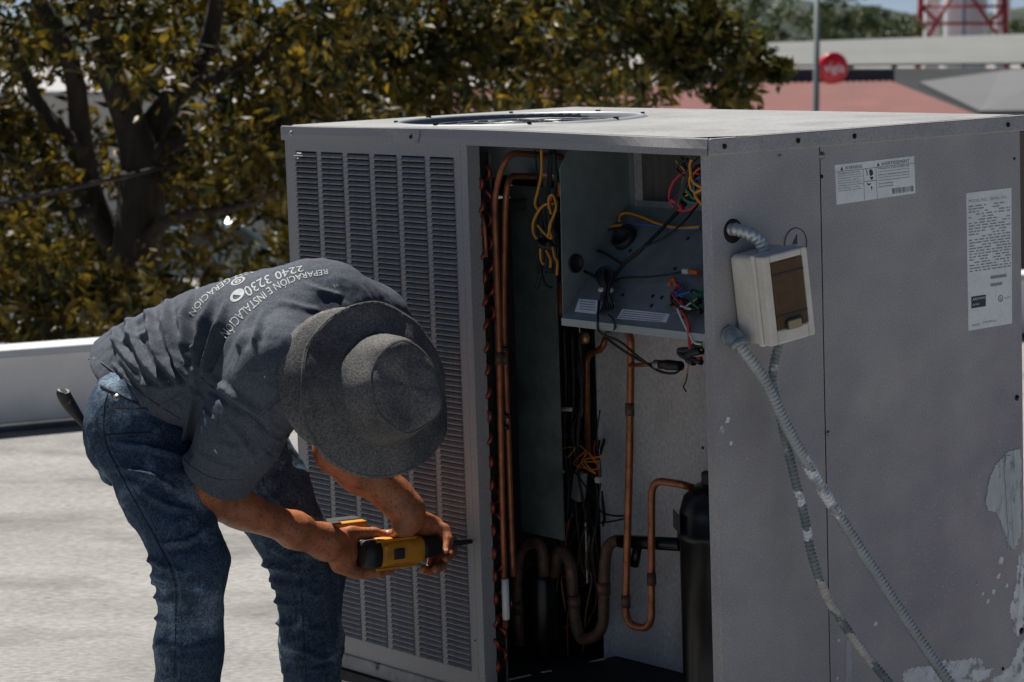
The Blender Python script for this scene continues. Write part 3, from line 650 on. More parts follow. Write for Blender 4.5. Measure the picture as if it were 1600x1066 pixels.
# harness and odds and ends in the dark gap
for c, pts, r in (('k', [(880, 510), (884, 600), (882, 700), (888, 760), (884, 860), (890, 940)], .005), ('k', [(893, 515), (896, 620), (890, 700), (900, 800), (910, 900)], .004), ('k', [(905, 520), (908, 600), (902, 690), (905, 760)], .006), ('k', [(838, 450), (870, 560), (880, 640)], .0018), ('k', [(855, 452), (872, 600), (882, 700)], .0015),
                  ('y', [(885, 715), (876, 695), (884, 682), (905, 696), (930, 718), (937, 745)], .0016), ('r', [(930, 690), (928, 705), (936, 735), (934, 755)], .0016), ('k', [(930, 780), (940, 800), (960, 806), (985, 806)], .002), ('k', [(930, 818), (960, 814), (985, 808)], .002)):
    wire(c, pts, r, .27, parent=UN, name='harness_wire')
MB().tube([U(838, 736, 'y', .2), U(882, 737, 'y', .26)], .0035, 8).build('cable_tie_tail', wc['w'], UN)
MB().tube([U(871, 639, 'y', .25), U(892, 640, 'y', .25)], .0045, 8).build('cable_tie', wc['w'], UN)
MB().box((-.012, -.01, -.03), (.012, .01, .03), Matrix.Translation(U(905, 760, 'y', .27)) @ Matrix.Rotation(.2, 4, 'Y')).build('connector_block', mat('connector', (.30, .31, .31), .5), UN, bevel=.003)
MB().box((-.006, -.006, -.006), (.006, .006, .006), Matrix.Translation(U(935, 750, 'y', .255))).build('connector_block', wc['w'], UN, bevel=.002)
MB().lathe([(0, .012), (.012, .011), (.013, 0)], U(915, 528, 'y', .27), (1, 0, 0), (0, 0, 1), (0, -1, 0), 14).build('brass_cap', mat('brass', (.45, .25, .1), .4, .7), UN)
for z in range(9): MB().box((-.018, -.01, -.008), (.018, .01, .008), Matrix.Translation(U(905, 540 + z * 30, 'y', .34))).build('coil_header_clip', mat('clip_dark', (.05, .06, .06), .5, .4), UN, bevel=.004)

for x_, y_, yp_, r_ in ((978, 940, .168, .0092), (1018, 905, .168, .0092), (984, 640, .168, .0090), (897, 940, .198, .0136), (944, 920, .198, .0136), (808, 950, .158, .0134), (787, 560, .073, .0082), (779, 560, .05, .0080)):
    q_ = U(x_, y_, 'y', yp_); MB().tube([q_ + Vector((0, 0, -.012)), q_ + Vector((0, 0, .012))], r_, 10).build('brazed_joint', copperd, UN)
rw = random.Random(33)
for k in range(8):
    xa = rw.uniform(870, 940); ya = rw.uniform(800, 860)
    MB().tube(smooth_path([U(xa + rw.uniform(-18, 18), ya + q_ * rw.uniform(30, 46), 'y', .22 + .01 * k) for q_ in range(5)], 6), rw.uniform(.0014, .0028), 6).build('capillary_pipe', rw.choice((copper, copperd, copperd)), UN)
for k in range(5):
    xa = rw.uniform(880, 935); ya = rw.uniform(690, 760)
    MB().tube(smooth_path([U(xa + rw.uniform(-22, 22), ya + rw.uniform(-25, 30), 'y', .25) for q_ in range(5)], 6), .0016, 6).build('harness_wire', rw.choice((wc['y'], wc['k'], wc['o'], copper)), UN)

# plinth under the unit
pl = thing('concrete_plinth', 'rough concrete block plinth under the air conditioner', 'plinth', Matrix.Translation((UO.x, UO.y, 0)), world=True)
blk = mat('plinth_concrete', (0.38, 0.365, 0.34), 0.9, var=0.2, vscale=8, col2=(0.16, 0.155, 0.15), c2scale=5, c2lo=0.5, c2hi=0.75, bump=0.7, bscale=30, bdist=0.004)
for x0_, x1_ in ((-1.34, -0.95), (-0.94, -0.52), (-0.51, -0.03)):
    pts = [UM @ Vector((x, y, -0.05)) for x, y in ((x0_, 0.012), (x1_, 0.012), (x1_, RR - 0.05), (x0_, RR - 0.05))]
    MB().hull8([Vector((q.x, q.y, -0.01)) for q in pts], pts).build('block', blk, pl, bevel=0.012)
gapm = mat('dark_gap_fill', (0.03, 0.03, 0.03), 0.9, var=0.4, vscale=20, bump=0.6, bscale=40)
MB().box((-1.345, -0.012, -0.052), (-0.02, RR - 0.05, -0.030)).build('gap_strip', gapm, pl).matrix_world = UM  # dark strip filling the gap between base rail and blocks

# ================================================================== the man (surfaces grown from distance fields)
def npv(v): return np.array(v, dtype=np.float32)
class Field:
    def __init__(s, lo, hi, h):
        s.lo = npv(lo); s.h = h; n = np.ceil((npv(hi) - s.lo) / h).astype(int) + 1; s.n = n
        s.D = np.full(n, 0.2, np.float32)
    def _sub(s, lo, hi):
        a = np.clip(np.floor((npv(lo) - s.lo) / s.h).astype(int), 0, s.n - 1); b = np.clip(np.ceil((npv(hi) - s.lo) / s.h).astype(int) + 1, 1, s.n)
        sl = tuple(slice(x, y) for x, y in zip(a, b))
        g = np.meshgrid(*[s.lo[k] + s.h * np.arange(a[k], b[k], dtype=np.float32) for k in range(3)], indexing='ij')
        return sl, np.stack(g, -1)
    def comb(s, sl, d, k, cut=False):
        A = s.D[sl]
        if cut: A = -A
        if k > 0:
            h = np.clip(0.5 + 0.5 * (A - d) / k, 0, 1); r = A + (d - A) * h - k * h * (1 - h)
        else: r = np.minimum(A, d)
        s.D[sl] = -r if cut else r
    def cone(s, a, b, ra, rb, k=0.02, cut=False, flat=None):
        """rounded cone; flat = (direction, factor) squashes it along a direction"""
        a, b = npv(a), npv(b); m = max(ra, rb) + k + 0.03
        sl, p = s._sub(np.minimum(a, b) - m, np.maximum(a, b) + m)
        ba = b - a; q = p - a; t = np.clip((q @ ba) / max(ba @ ba, 1e-9), 0, 1); e = q - t[..., None] * ba
        if flat is not None:
            f = npv(flat[0]); c = e @ f; e = e + (c * (flat[1] - 1))[..., None] * f
        s.comb(sl, np.sqrt((e * e).sum(-1)) - (ra + (rb - ra) * t), k, cut); return s
    def chain(s, pts, rs, k=0.02, **kw):
        for i in range(len(pts) - 1): s.cone(pts[i], pts[i + 1], rs[i], rs[i + 1], k, **kw)
        return s
    def ell(s, c, B, r, k=0.03, cut=False):
        c = npv(c); B = np.stack([npv(x) for x in B]); r = npv(r); m = float(max(r)) + k + 0.03
        sl, p = s._sub(c - m, c + m); q = (p - c) @ B.T
        k0 = np.sqrt(((q / r) ** 2).sum(-1)); k1 = np.sqrt(((q / r ** 2) ** 2).sum(-1)) + 1e-6
        s.comb(sl, k0 * (k0 - 1) / k1, k, cut); return s
    def plane(s, c, n):
        """keep the side the normal points away from"""
        n = npv(Vector(n).normalized()); sl, p = s._sub(s.lo, s.lo + s.n * s.h); s.D = np.maximum(s.D, (p - npv(c)) @ n); return s
    def surface(s, it=3):
        D = s.D; D[0] = D[-1] = 0.1; D[:, 0] = D[:, -1] = 0.1; D[:, :, 0] = D[:, :, -1] = 0.1
        I = D < 0; nx, ny, nz = D.shape
        c = np.zeros((nx - 1, ny - 1, nz - 1), np.int8)
        for dx in (0, 1):
            for dy in (0, 1):
                for dz in (0, 1): c += I[dx:nx - 1 + dx, dy:ny - 1 + dy, dz:nz - 1 + dz]
        cells = np.argwhere((c > 0) & (c < 8)); idx = np.full(c.shape, -1, np.int64); idx[tuple(cells.T)] = np.arange(len(cells))
        acc = np.zeros((len(cells), 3)); w = np.zeros(len(cells))
        cor = [np.array((x, y, z)) for x in (0, 1) for y in (0, 1) for z in (0, 1)]
        for i, p in enumerate(cor):
            for q in cor[i + 1:]:
                if abs(p - q).sum() != 1: continue
                d0 = D[tuple((cells + p).T)]; d1 = D[tuple((cells + q).T)]; x = (d0 < 0) != (d1 < 0)
                t = np.where(x, d0 / np.where(x, d0 - d1, 1), 0); acc += np.where(x, 1, 0)[:, None] * (p + t[:, None] * (q - p)); w += x
        V = s.lo + s.h * (cells + acc / w[:, None]); Fq = []
        for ax in range(3):
            sl0 = [slice(None)] * 3; sl1 = [slice(None)] * 3; sl0[ax] = slice(0, -1); sl1[ax] = slice(1, None)
            A, B = I[tuple(sl0)], I[tuple(sl1)]
            e = np.argwhere(A != B); o1, o2 = [(1, 2), (2, 0), (0, 1)][ax]
            e = e[(e[:, o1] > 0) & (e[:, o2] > 0) & (e[:, o1] < D.shape[o1] - 1) & (e[:, o2] < D.shape[o2] - 1)]
            def cell(a, b): q = e.copy(); q[:, o1] -= a; q[:, o2] -= b; return idx[tuple(q.T)]
            f = np.stack([cell(1, 1), cell(0, 1), cell(0, 0), cell(1, 0)], 1); ins = A[tuple(e.T)]
            f[~ins] = f[~ins][:, ::-1]; Fq.append(f)
        Fq = np.concatenate(Fq); Fq = Fq[(Fq >= 0).all(1)]
        return relax(V, Fq, it), Fq
def nbr_mean(V, Fq):
    S = np.zeros_like(V); n = np.zeros(len(V))
    for i in range(4):
        for j in (1, 3):
            S_i = Fq[:, i]; np.add.at(S, S_i, V[Fq[:, (i + j) % 4]]); np.add.at(n, S_i, 1)
    return S / np.maximum(n, 1)[:, None]
def relax(V, Fq, it, f=0.5):
    for _ in range(it): V = V + f * (nbr_mean(V, Fq) - V)
    return V
def normals(V, Fq):
    fn = np.cross(V[Fq[:, 2]] - V[Fq[:, 0]], V[Fq[:, 3]] - V[Fq[:, 1]]); N = np.zeros_like(V)
    for i in range(4): np.add.at(N, Fq[:, i], fn)
    return N / np.maximum(np.linalg.norm(N, axis=1), 1e-9)[:, None]
def np_mesh(name, V, Fq):
    me = bpy.data.meshes.new(name); me.from_pydata(V.tolist(), [], Fq.tolist()); me.polygons.foreach_set('use_smooth', [True] * len(Fq)); me.update(); return me
def seg_dist(X, Y, a, b):
    ax, ay = a; bx, by = b; dx, dy = bx - ax, by - ay; t = np.clip(((X - ax) * dx + (Y - ay) * dy) / max(dx * dx + dy * dy, 1e-9), 0, 1)
    return np.hypot(X - ax - t * dx, Y - ay - t * dy), t
def ridge(X, Y, pts, w, ends=(0, 0)):
    """height 0..1 of a cloth fold running along a polyline, tapering at its ends"""
    best = np.full(len(X), 1e9); par = np.zeros(len(X)); n = len(pts) - 1
    for i in range(n):
        d, t = seg_dist(X, Y, pts[i], pts[i + 1]); u = d < best; best[u] = d[u]; par[u] = (i + t[u]) / n
    tap = np.ones(len(X))
    if ends[0]: tap *= np.clip(par / ends[0], 0, 1)
    if ends[1]: tap *= np.clip((1 - par) / ends[1], 0, 1)
    return np.exp(-(best / w) ** 2) * (0.15 + 0.85 * tap)
def vnoise(V, sc, seed=0):
    """smooth value noise"""
    r = np.random.RandomState(seed); T = r.rand(32, 32, 32); q = V * sc + 100; i = np.floor(q).astype(int); f = q - i; f = f * f * (3 - 2 * f); o = 0
    for dx in (0, 1):
        for dy in (0, 1):
            for dz in (0, 1):
                wgt = (f[:, 0] if dx else 1 - f[:, 0]) * (f[:, 1] if dy else 1 - f[:, 1]) * (f[:, 2] if dz else 1 - f[:, 2])
                o = o + wgt * T[(i[:, 0] + dx) % 32, (i[:, 1] + dy) % 32, (i[:, 2] + dz) % 32]
    return o * 2 - 1
def facing(V, N):
    d = np.array(CAM) - V; d /= np.linalg.norm(d, axis=1)[:, None]; return np.clip((d * N).sum(1) * 3 + 0.3, 0, 1)
def bounds(pts, m): a = np.array([tuple(p) for p in pts]); return a.min(0) - m, a.max(0) + m

# --- joints
pel = P(222, 600, 5.42); sh = P(508, 512, 5.16)
ax_ = (sh - pel).normalized()
r0 = Vector((ax_.y, -ax_.x, 0)).normalized(); n0 = r0.cross(ax_).normalized()
if n0.z < 0: n0 = -n0
RO = math.radians(33)
rr_ = (r0 * math.cos(RO) - n0 * math.sin(RO)).normalized(); nn_ = (n0 * math.cos(RO) + r0 * math.sin(RO)).normalized()
BT = (ax_, rr_, nn_)
def T(t, r=0, n=0): return pel.lerp(sh, t) + rr_ * r + nn_ * n
shR, shL = P(440, 575, 5.05), P(572, 512, 5.32)
elR, wrR = P(318, 776, 5.23), P(508, 847, 5.43)
elL, wrL = P(528, 702, 5.48), P(640, 797, 5.50)
hipR, hipL = P(218, 655, 5.31), P(345, 635, 5.55)
knR, knL = P(300, 880, 5.19), P(482, 885, 5.60)
anR, anL = P(287, 1245, 5.30), P(494, 1225, 5.68)
HA = (RC @ Vector((0.56, -0.82, 0.09))).normalized()      # out through the top of the head
brimC = P(586, 611, 5.02)
headC = brimC - HA * 0.03
lookat = (P(650, 850, 5.38) - headC); FD = (lookat - HA * lookat.dot(HA)).normalized(); SD = HA.cross(FD).normalized()
MAN = thing('person', 'man in dark grey t-shirt, jeans and brimmed hat bending over to drill the panel', 'person', Vector(((anR.x + anL.x) / 2, (anR.y + anL.y) / 2, 0)), world=True)

# --- body: head, neck, trunk core, arms and hands as one skin
skin = mat('skin', (0.40, 0.140, 0.060), 0.45, var=0.22, vscale=55, col2=(0.25, 0.085, 0.038), c2scale=22, c2lo=0.45, c2hi=0.7, bump=0.8, bscale=200, speck=((.17, .06, .03), 230, .60), spec=0.5, bdist=0.001)
# drill frame (bit axis is square to the louvred face)
DT = UM @ U(737, 846, 'y', -0.002)                       # tip of the bit
DD = (UM.to_3x3() @ Vector((0.06, 1, -0.03))).normalized()
dh = RC @ Vector((-0.62, 0.78, 0.10)); DH = (dh - DD * dh.dot(DD)).normalized()   # handle direction
DS = DD.cross(DH).normalized()
if DS.z < 0: DS = -DS
# place the drill so that the centre of its body lies on the seen axis
def DP(a, h=0, s=0): return DT - DD * a + DH * h + DS * s     # a = distance back from the tip
lo, hi = bounds([T(0), T(1), shR, shL, elR, wrR, elL, wrL, headC + HA * .1, headC - HA * .16, DP(0.02), DP(0.29), P(705, 895, 5.6)], 0.11)
Bd = Field(lo, hi, 0.0042)
Bd.ell(T(0.15, 0, 0), BT, (.16, .12, .075), .03).ell(T(0.55, 0, .01), BT, (.18, .13, .085), .03).ell(T(0.85, 0, .0), BT, (.14, .145, .085), .04)
Bd.cone(T(.95, 0, .01), headC - HA * .06 - FD * .02, .062, .054, .03)
Bd.ell(headC, (HA, FD, SD), (.103, .084, .072), .02).ell(headC - HA * .075 + FD * .035, (HA, FD, SD), (.06, .058, .055), .03)
Bd.cone(headC + FD * .09 + HA * .005, headC + FD * .112 - HA * .03, .010, .015, .012).ell(headC + FD * .088 - HA * .065, (HA, FD, SD), (.012, .012, .025), .008)
for s in (-1, 1):
    Bd.ell(headC + SD * (s * .080) - HA * .012, (HA, FD, SD), (.032, .018, .010), .008).ell(headC + FD * .086 + SD * (s * .032), (HA, FD, SD), (.009, .010, .014), .004)
Bd.chain([shR, shR.lerp(elR, .5), elR.lerp(shR, .08)], (.056, .047, .039), .02)
mR = elR.lerp(wrR, .3) + Vector((0, 0, .004)); Bd.chain([elR, mR, elR.lerp(wrR, .75), wrR], (.0345, .0345, .0315, .0285), .02)
Bd.cone(shL, elL, .058, .045, .02); mL = elL.lerp(wrL, .3); Bd.chain([elL, mL, elL.lerp(wrL, .8), wrL], (.045, .046, .035, .030), .018)
# right hand round the grip behind the drill body
knuck = P(546, 862, 5.525)
Bd.cone(wrR, knuck, .0295, .027, .02, flat=(Vector((0, 0, 1)), 0.9)); Bd.ell(P(533, 864, 5.500), (RC @ Vector((1, 0, 0)), RC @ Vector((0, 1, 0)), RC @ Vector((0, 0, 1))), (.032, .03, .033), .015)
Bd.chain([P(516, 843, 5.465), P(552, 833, 5.500), P(584, 834, 5.520), P(608, 837, 5.535)], (.016, .0125, .0115, .010), .008)             # thumb over the top side
Bd.chain([P(528, 884, 5.490), P(560, 895, 5.500), P(590, 895, 5.515), P(610, 890, 5.530)], (.016, .0115, .0105, .0095), .008)            # index finger along the lower side
for k in range(3):                                                                                                            # the other fingers close round the grip
    h0 = 0.055 + k * 0.021
    a0, a1 = DP(.222 - .012 * k, h0, -.036), DP(.190 - .012 * k, h0, -.040)
    Bd.chain([DP(.235 - .01 * k, h0 - .01, -.018), a0, a1, DP(.177 - .012 * k, h0, -.012), DP(.190 - .012 * k, h0 + .002, .016)], (.013, .0115, .0105, .0098, .009), .006)
# left hand over the chuck: heel and thumb ball, back of the hand, index over the nose, other finger ends below
Bd.cone(wrL, P(640, 814, 5.505), .028, .027, .02); Bd.ell(P(632, 823, 5.495), (RC @ Vector((1, 0, 0)), RC @ Vector((0, 1, 0)), RC @ Vector((0, 0, 1))), (.024, .022, .020), .012)
Bd.cone(P(648, 810, 5.530), P(680, 819, 5.570), .021, .016, .014); Bd.cone(P(648, 818, 5.560), P(676, 832, 5.605), .022, .017, .014)
for k_ in range(3): Bd.ell(P(668 + 9 * k_, 812 + 5 * k_, 5.555 + .012 * k_), (RC @ Vector((1, 0, 0)), RC @ Vector((0, 1, 0)), RC @ Vector((0, 0, 1))), (.010, .010, .009), .006)
Bd.chain([P(677, 817, 5.560), P(694, 827, 5.555), P(700, 844, 5.540), P(697, 860, 5.525)], (.0125, .0112, .0100, .0085), .004)
Bd.chain([P(684, 828, 5.605), P(706, 846, 5.615), P(707, 864, 5.595), P(697, 873, 5.560)], (.0125, .011, .0102, .0092), .004)
Bd.chain([P(678, 838, 5.620), P(694, 862, 5.625), P(691, 884, 5.595), P(681, 889, 5.555)], (.0125, .011, .0102, .0096), .003)
Bd.chain([P(666, 838, 5.610), P(676, 868, 5.625), P(671, 891, 5.590), P(661, 890, 5.550)], (.012, .0105, .0098, .0090), .003)
Bd.chain([P(628, 828, 5.500), P(612, 836, 5.530), P(616, 842, 5.560)], (.014, .0105, .009), .005)
V, Fq = Bd.surface(2); N = normals(V, Fq)
V = V + N * (0.0012 * vnoise(V, 60, 4) + 0.0022 * vnoise(V, 22, 6))[:, None]
body = None
def nail(q, t, u):
    t = Vector(t).normalized(); u = (Vector(u) - t * Vector(u).dot(t)).normalized(); sN = t.cross(u)
    pts = [Vector(q) + t * (.0055 * math.cos(a)) + sN * (.0042 * math.sin(a)) + u * .0003 * math.cos(2 * a) for a in [2 * math.pi * k / 12 for k in range(12)]]
    return MB().prism(pts, u * .0008)
body = link('body', np_mesh('body', V, Fq), skin, MAN)
_cam = RC @ Vector((0, -1, 0))
for a_, b_2, r_2 in ((P(700, 846, 5.540), P(697, 858, 5.525), .0088), (P(707, 864, 5.595), P(698, 872, 5.560), .0092), (P(586, 834, 5.522), P(606, 837, 5.535), .0102)):
    nail(b_2 + _cam * r_2, b_2 - a_, _cam).build('fingernail', mat('nail', (.52, .25, .17), .3), MAN)
MB().lathe([(0, .100), (.043, .094), (.068, .072), (.078, .034), (.077, -.01), (.068, -.05), (.045, -.075)], headC - FD * .012, FD, SD, HA, 24).build('hair', mat('hair', (.012, .009, .008), .6, bump=.5, bscale=200), MAN)
for s in (-1, 1): MB().lathe([(.0001, .011), (.006, .009), (.0105, .003), (.011, -.003)], headC + FD * .079 + SD * (s * .032), HA, SD, FD, 12).build('eye', mat('eye', (.5, .48, .45), .2), MAN)

# --- jeans
denim = mat('denim', (0.032, 0.058, 0.094), 0.85, var=0.25, vscale=40, grain=.5, gscale=250, col2=(0.20, 0.275, 0.345), c2scale=8, c2lo=0.50, c2hi=0.70, bump=0.6, bscale=260, bdist=0.0012, spec=0.2)
lo, hi = bounds([hipR, hipL, knR, knL, anR, anL, T(0), T(.2)], .17)
J = Field(lo, hi, 0.0048)
J.ell(P(240, 628, 5.41), (ax_, rr_, nn_), (.125, .150, .105), .04).ell(T(.16, 0, -.005), BT, (.10, .135, .09), .03)
J.ell(P(214, 665, 5.33), (Vector((1, 0, 0)), Vector((0, 1, 0)), Vector((0, 0, 1))), (.082, .095, .115), .05)
J.chain([hipR, hipR.lerp(knR, .5), knR, knR.lerp(anR, .35), anR], (.097, .079, .063, .060, .056), .03)
J.chain([hipL, hipL.lerp(knL, .5), knL, knL.lerp(anL, .35), anL], (.096, .082, .068, .058, .055), .03)
V, Fq = J.surface(3); N = normals(V, Fq); X, Y = to_px(V); fc = facing(V, N)
near = V @ np.array(RC)[:, 1]
legL = (X > 385) & (Y > 700)
d = np.zeros(len(V)); rs = np.random.RandomState(2)
for i in range(30):                                        # horizontal creases behind and below the knee
    y0 = 905 + i * 12 + rs.uniform(-5, 5); sl = rs.uniform(-.45, .35); xa = 235 if i % 2 else 430
    wid = rs.uniform(30, 70); x1 = xa + rs.uniform(-5, 60)
    d += 1.3 * rs.uniform(.003, .0075) * ridge(X, Y, [(x1, y0), (x1 + wid * .5, y0 + sl * wid * .5 + 4), (x1 + wid, y0 + sl * wid)], rs.uniform(2.4, 4.4), (.4, .4))
rj = np.random.RandomState(11)
for i in range(46):
    lft = i % 2; x_ = rj.uniform(170, 330) if lft else rj.uniform(405, 520); y_ = rj.uniform(660, 1060); an = rj.uniform(-.6, .5); ln = rj.uniform(22, 60)
    d += rj.uniform(.001, .0035) * ridge(X, Y, [(x_, y_), (x_ + ln * .5 * math.cos(an), y_ + ln * .5 * math.sin(an) + 3), (x_ + ln * math.cos(an), y_ + ln * math.sin(an))], rj.uniform(2.5, 4.5), (.4, .4))
for y0, s in ((882, .2), (903, -.1), (912, -.3), (934, .1), (968, -.2)):
    d += .011 * ridge(X, Y, [(228, y0 - 10), (262, y0 + 6), (300, y0 + 6 + s * 30)], 4.2, (0, .7)) + .011 * ridge(X, Y, [(415, y0 - 2), (448, y0 + 10), (490, y0 + 10 + s * 30)], 4.2, (0, .7))
for pts in ([(170, 690), (230, 700), (300, 720)], [(175, 730), (240, 745), (290, 775)], [(300, 800), (260, 790), (210, 760)], [(330, 820), (290, 850), (250, 850)], [(410, 760), (450, 800), (490, 810)], [(400, 850), (450, 870), (520, 862)], [(240, 1000), (290, 1015), (335, 1005)], [(455, 1010), (500, 1030), (537, 1015)]):
    d += .009 * (ridge(X, Y, pts, 4.5, (.3, .3)) - .4 * ridge(X, Y, [(x_, y_ + 8) for x_, y_ in pts], 7, (.3, .3)))
d += .004 * vnoise(V, 15, 3) + .003 * vnoise(V, 38, 5) + .0012 * vnoise(V, 95, 7)
V = V + N * (d * (0.35 + 0.65 * fc))[:, None]
for sx, hx in ((1, None),):                              # right hip pocket bags out round the tool
    bul = np.exp(-(((X - 150) / 26) ** 2 + ((Y - 715) / 50) ** 2)); V = V + np.outer(bul, np.array(RC @ Vector((-0.012, -0.004, 0))))
JE = link('jeans', np_mesh('jeans', V, Fq), denim, MAN)
bvj = BVHTree.FromPolygons([Vector(v) for v in V], Fq.tolist())
def stitch(bv, pts, r, m, name, parent, off=0.0006, n=8):
    out = []
    for q in smooth_path([(x, y, 0) for x, y in pts], n):
        h = bv.ray_cast(CAM, ray(q.x, q.y).normalized())
        if h[0] is not None: out.append(h[0] + h[1] * off)
    return MB().tube(out, r, 5).build(name, m, parent) if len(out) > 2 else None
dseam = mat('denim_seam', (0.016, 0.026, 0.04), 0.9); thread = mat('seam_thread', (0.16, 0.09, 0.04), 0.8); fade = mat('denim_faded', (0.10, 0.15, 0.19), 0.9, var=.4, vscale=80)
stitch(bvj, [(172, 605), (163, 640), (165, 690), (185, 735), (215, 790), (245, 845), (272, 905), (275, 960), (272, 1060)], .0012, dseam, 'side_seam', JE)
stitch(bvj, [(176, 640), (170, 690), (192, 735), (222, 790), (252, 845), (279, 905), (282, 960), (279, 1060)], .0007, fade, 'side_stitching', JE)
stitch(bvj, [(165, 637), (200, 640), (235, 640)], .0009, thread, 'pocket_stitching', JE); stitch(bvj, [(165, 680), (200, 678), (236, 676)], .0016, dseam, 'pocket_edge', JE)
stitch(bvj, [(158, 603), (175, 612), (205, 626), (250, 650)], .0028, dseam, 'waistband', JE); stitch(bvj, [(470, 905), (474, 980), (478, 1060)], .0009, dseam, 'side_seam', JE)
stitch(bvj, [(455, 925), (463, 990), (468, 1055)], .0007, fade, 'side_stitching', JE)
h = bvj.ray_cast(CAM, ray(182, 621).normalized())
if h[0] is not None: MB().lathe([(0, .003), (.006, .0025), (.0075, 0)], h[0], h[1].orthogonal().normalized(), h[1].cross(h[1].orthogonal()).normalized(), h[1], 12).build('rivet', steel, JE)
# hip pocket
pk = MB(); pp = []
for (x, y, dd) in ((133, 655, 5.30), (148, 640, 5.30), (152, 690, 5.28), (166, 740, 5.28), (175, 762, 5.29), (160, 754, 5.31), (147, 722, 5.32), (137, 690, 5.32)): pp.append(P(x, y, dd))
PK = MB().prism(pp, RC @ Vector((0.0, 0.07, 0.0))).build('hip_pocket', denim, JE, bevel=.006, bseg=3)

# --- shoes (below the picture)
sh_m = mat('work_boot', (.03, .022, .016), .6, bump=.3, bscale=60); toe = Vector((ax_.x, ax_.y, 0)).normalized()
for an in (anR, anL):
    g0 = Vector((an.x, an.y, 0)); lo, hi = bounds([g0 - toe * .1, g0 + toe * .22, an], .1); S = Field(lo, hi, .008)
    S.cone(an + Vector((0, 0, -.01)), g0 + Vector((0, 0, .06)), .052, .05, .02).cone(g0 + Vector((0, 0, .05)), g0 + toe * .16 + Vector((0, 0, .035)), .05, .042, .02).cone(g0 - toe * .04 + Vector((0, 0, .04)), g0 + Vector((0, 0, .05)), .042, .045, .02).plane(g0 + Vector((0, 0, .004)), (0, 0, -1))
    v, f = S.surface(2); link('boot', np_mesh('boot', v, f), sh_m, MAN)

# --- t-shirt
shirtm = mat('shirt_cloth', (0.086, 0.095, 0.116), 0.92, var=0.15, vscale=8, grain=.25, gscale=260, col2=(0.062, 0.073, 0.098), c2scale=4, c2lo=0.4, c2hi=0.7, bump=0.5, bscale=420, bdist=0.0008, spec=0.15, speck=((0.30, 0.30, 0.29), 55, 0.745))
lo, hi = bounds([T(-.25), T(1.1), shR, shL, shR.lerp(elR, .8), T(.3, .2, -.1)], .17)
S = Field(lo, hi, 0.0038)
S.ell(T(.0, 0, .0), BT, (.17, .158, .110), .05).ell(T(.34, 0, .012), BT, (.20, .165, .118), .05).ell(T(.66, 0, .014), BT, (.20, .170, .112), .05).ell(T(.90, 0, -.012), BT, (.12, .160, .100), .05)
S.cone(shL, T(.9, -.06, 0), .078, .09, .05); S.cone(shR + ax_ * .005, T(.9, .07, 0), .076, .10, .05)
sleeveE = shR.lerp(elR, .93)
S.ell(T(.45, .06, -.075), BT, (.17, .09, .075), .05)                       # cloth hanging at the belly side
S.chain([shR, shR.lerp(elR, .5), sleeveE], (.080, .071, .068), .035)
S.cone(shL, shL.lerp(elL, .5), .076, .062, .035)
sa = (elR - shR).normalized()
# cut the hems
sl, p = S._sub(S.lo, S.lo + S.n * S.h)
hem_n = npv((sa + RC @ Vector((-.12, 0, -.25))).normalized()); hem_c = npv(P(330, 745, 5.19)); armside = (np.linalg.norm(np.cross(p - npv(shR), npv(sa)), axis=-1) < .105)
S.D = np.where(armside, np.maximum(S.D, (p - hem_c) @ hem_n), S.D)
A_, B_, C_ = P(172, 526, 5.5), P(215, 615, 5.30), P(300, 672, 5.22)
hn = (B_ - A_).cross(C_ - A_).normalized()
if hn.dot(ax_) > 0: hn = -hn
S.D = np.where(armside, S.D, np.maximum(S.D, (p - npv(B_)) @ npv(hn)))
S.cone(shR.lerp(elR, .72), shR.lerp(elR, 1.25), .058, .062, 0, cut=True)     # open sleeve
V, Fq = S.surface(2); N = normals(V, Fq); X, Y = to_px(V); fc = facing(V, N)
d = .0035 * vnoise(V, 9, 1) + .0022 * vnoise(V, 26, 2) + .0014 * vnoise(V * np.array([1, 1, .5]), 60, 12) + .0006 * vnoise(V, 130, 14)
folds = [([(232, 462), (236, 510), (250, 560), (292, 610)], 6, .010), ([(262, 455), (262, 500), (272, 548), (298, 603)], 5.5, .012), ([(300, 452), (290, 500), (292, 550), (304, 598)], 5.5, .013),
         ([(332, 462), (318, 505), (310, 550), (306, 592)], 5.5, .014), ([(352, 470), (345, 510), (328, 550), (312, 590)], 5.5, .013), ([(395, 490), (384, 520), (372, 548)], 6, .007), ([(412, 485), (404, 512), (396, 540)], 6, .007),
         ([(205, 480), (205, 520), (225, 565), (270, 612)], 7, .008), ([(175, 505), (185, 540), (215, 580)], 7, .007), ([(160, 515), (200, 505), (250, 492)], 6, .005), ([(165, 545), (205, 528), (245, 520)], 6, .005),
         ([(308, 590), (300, 640), (290, 690), (284, 722)], 6.5, .011), ([(320, 600), (350, 625), (400, 655), (420, 680)], 6, -.006), ([(330, 590), (370, 620), (410, 650)], 7, .006),
         ([(400, 652), (430, 625), (455, 605)], 5, .005), ([(335, 690), (370, 700), (410, 690)], 8, .004), ([(300, 700), (330, 722), (372, 735)], 8, .004), ([(395, 720), (425, 695), (455, 680)], 6, .006), ([(345, 650), (375, 680), (395, 715)], 8, .004),
         ([(470, 440), (500, 455), (540, 462)], 7, .005), ([(430, 470), (470, 480), (505, 485)], 8, .005), ([(455, 500), (490, 510), (500, 540)], 8, -.005), ([(240, 640), (270, 628), (296, 612)], 6, .006), ([(215, 600), (255, 608), (292, 602)], 6, .006)]
rsf = np.random.RandomState(6)
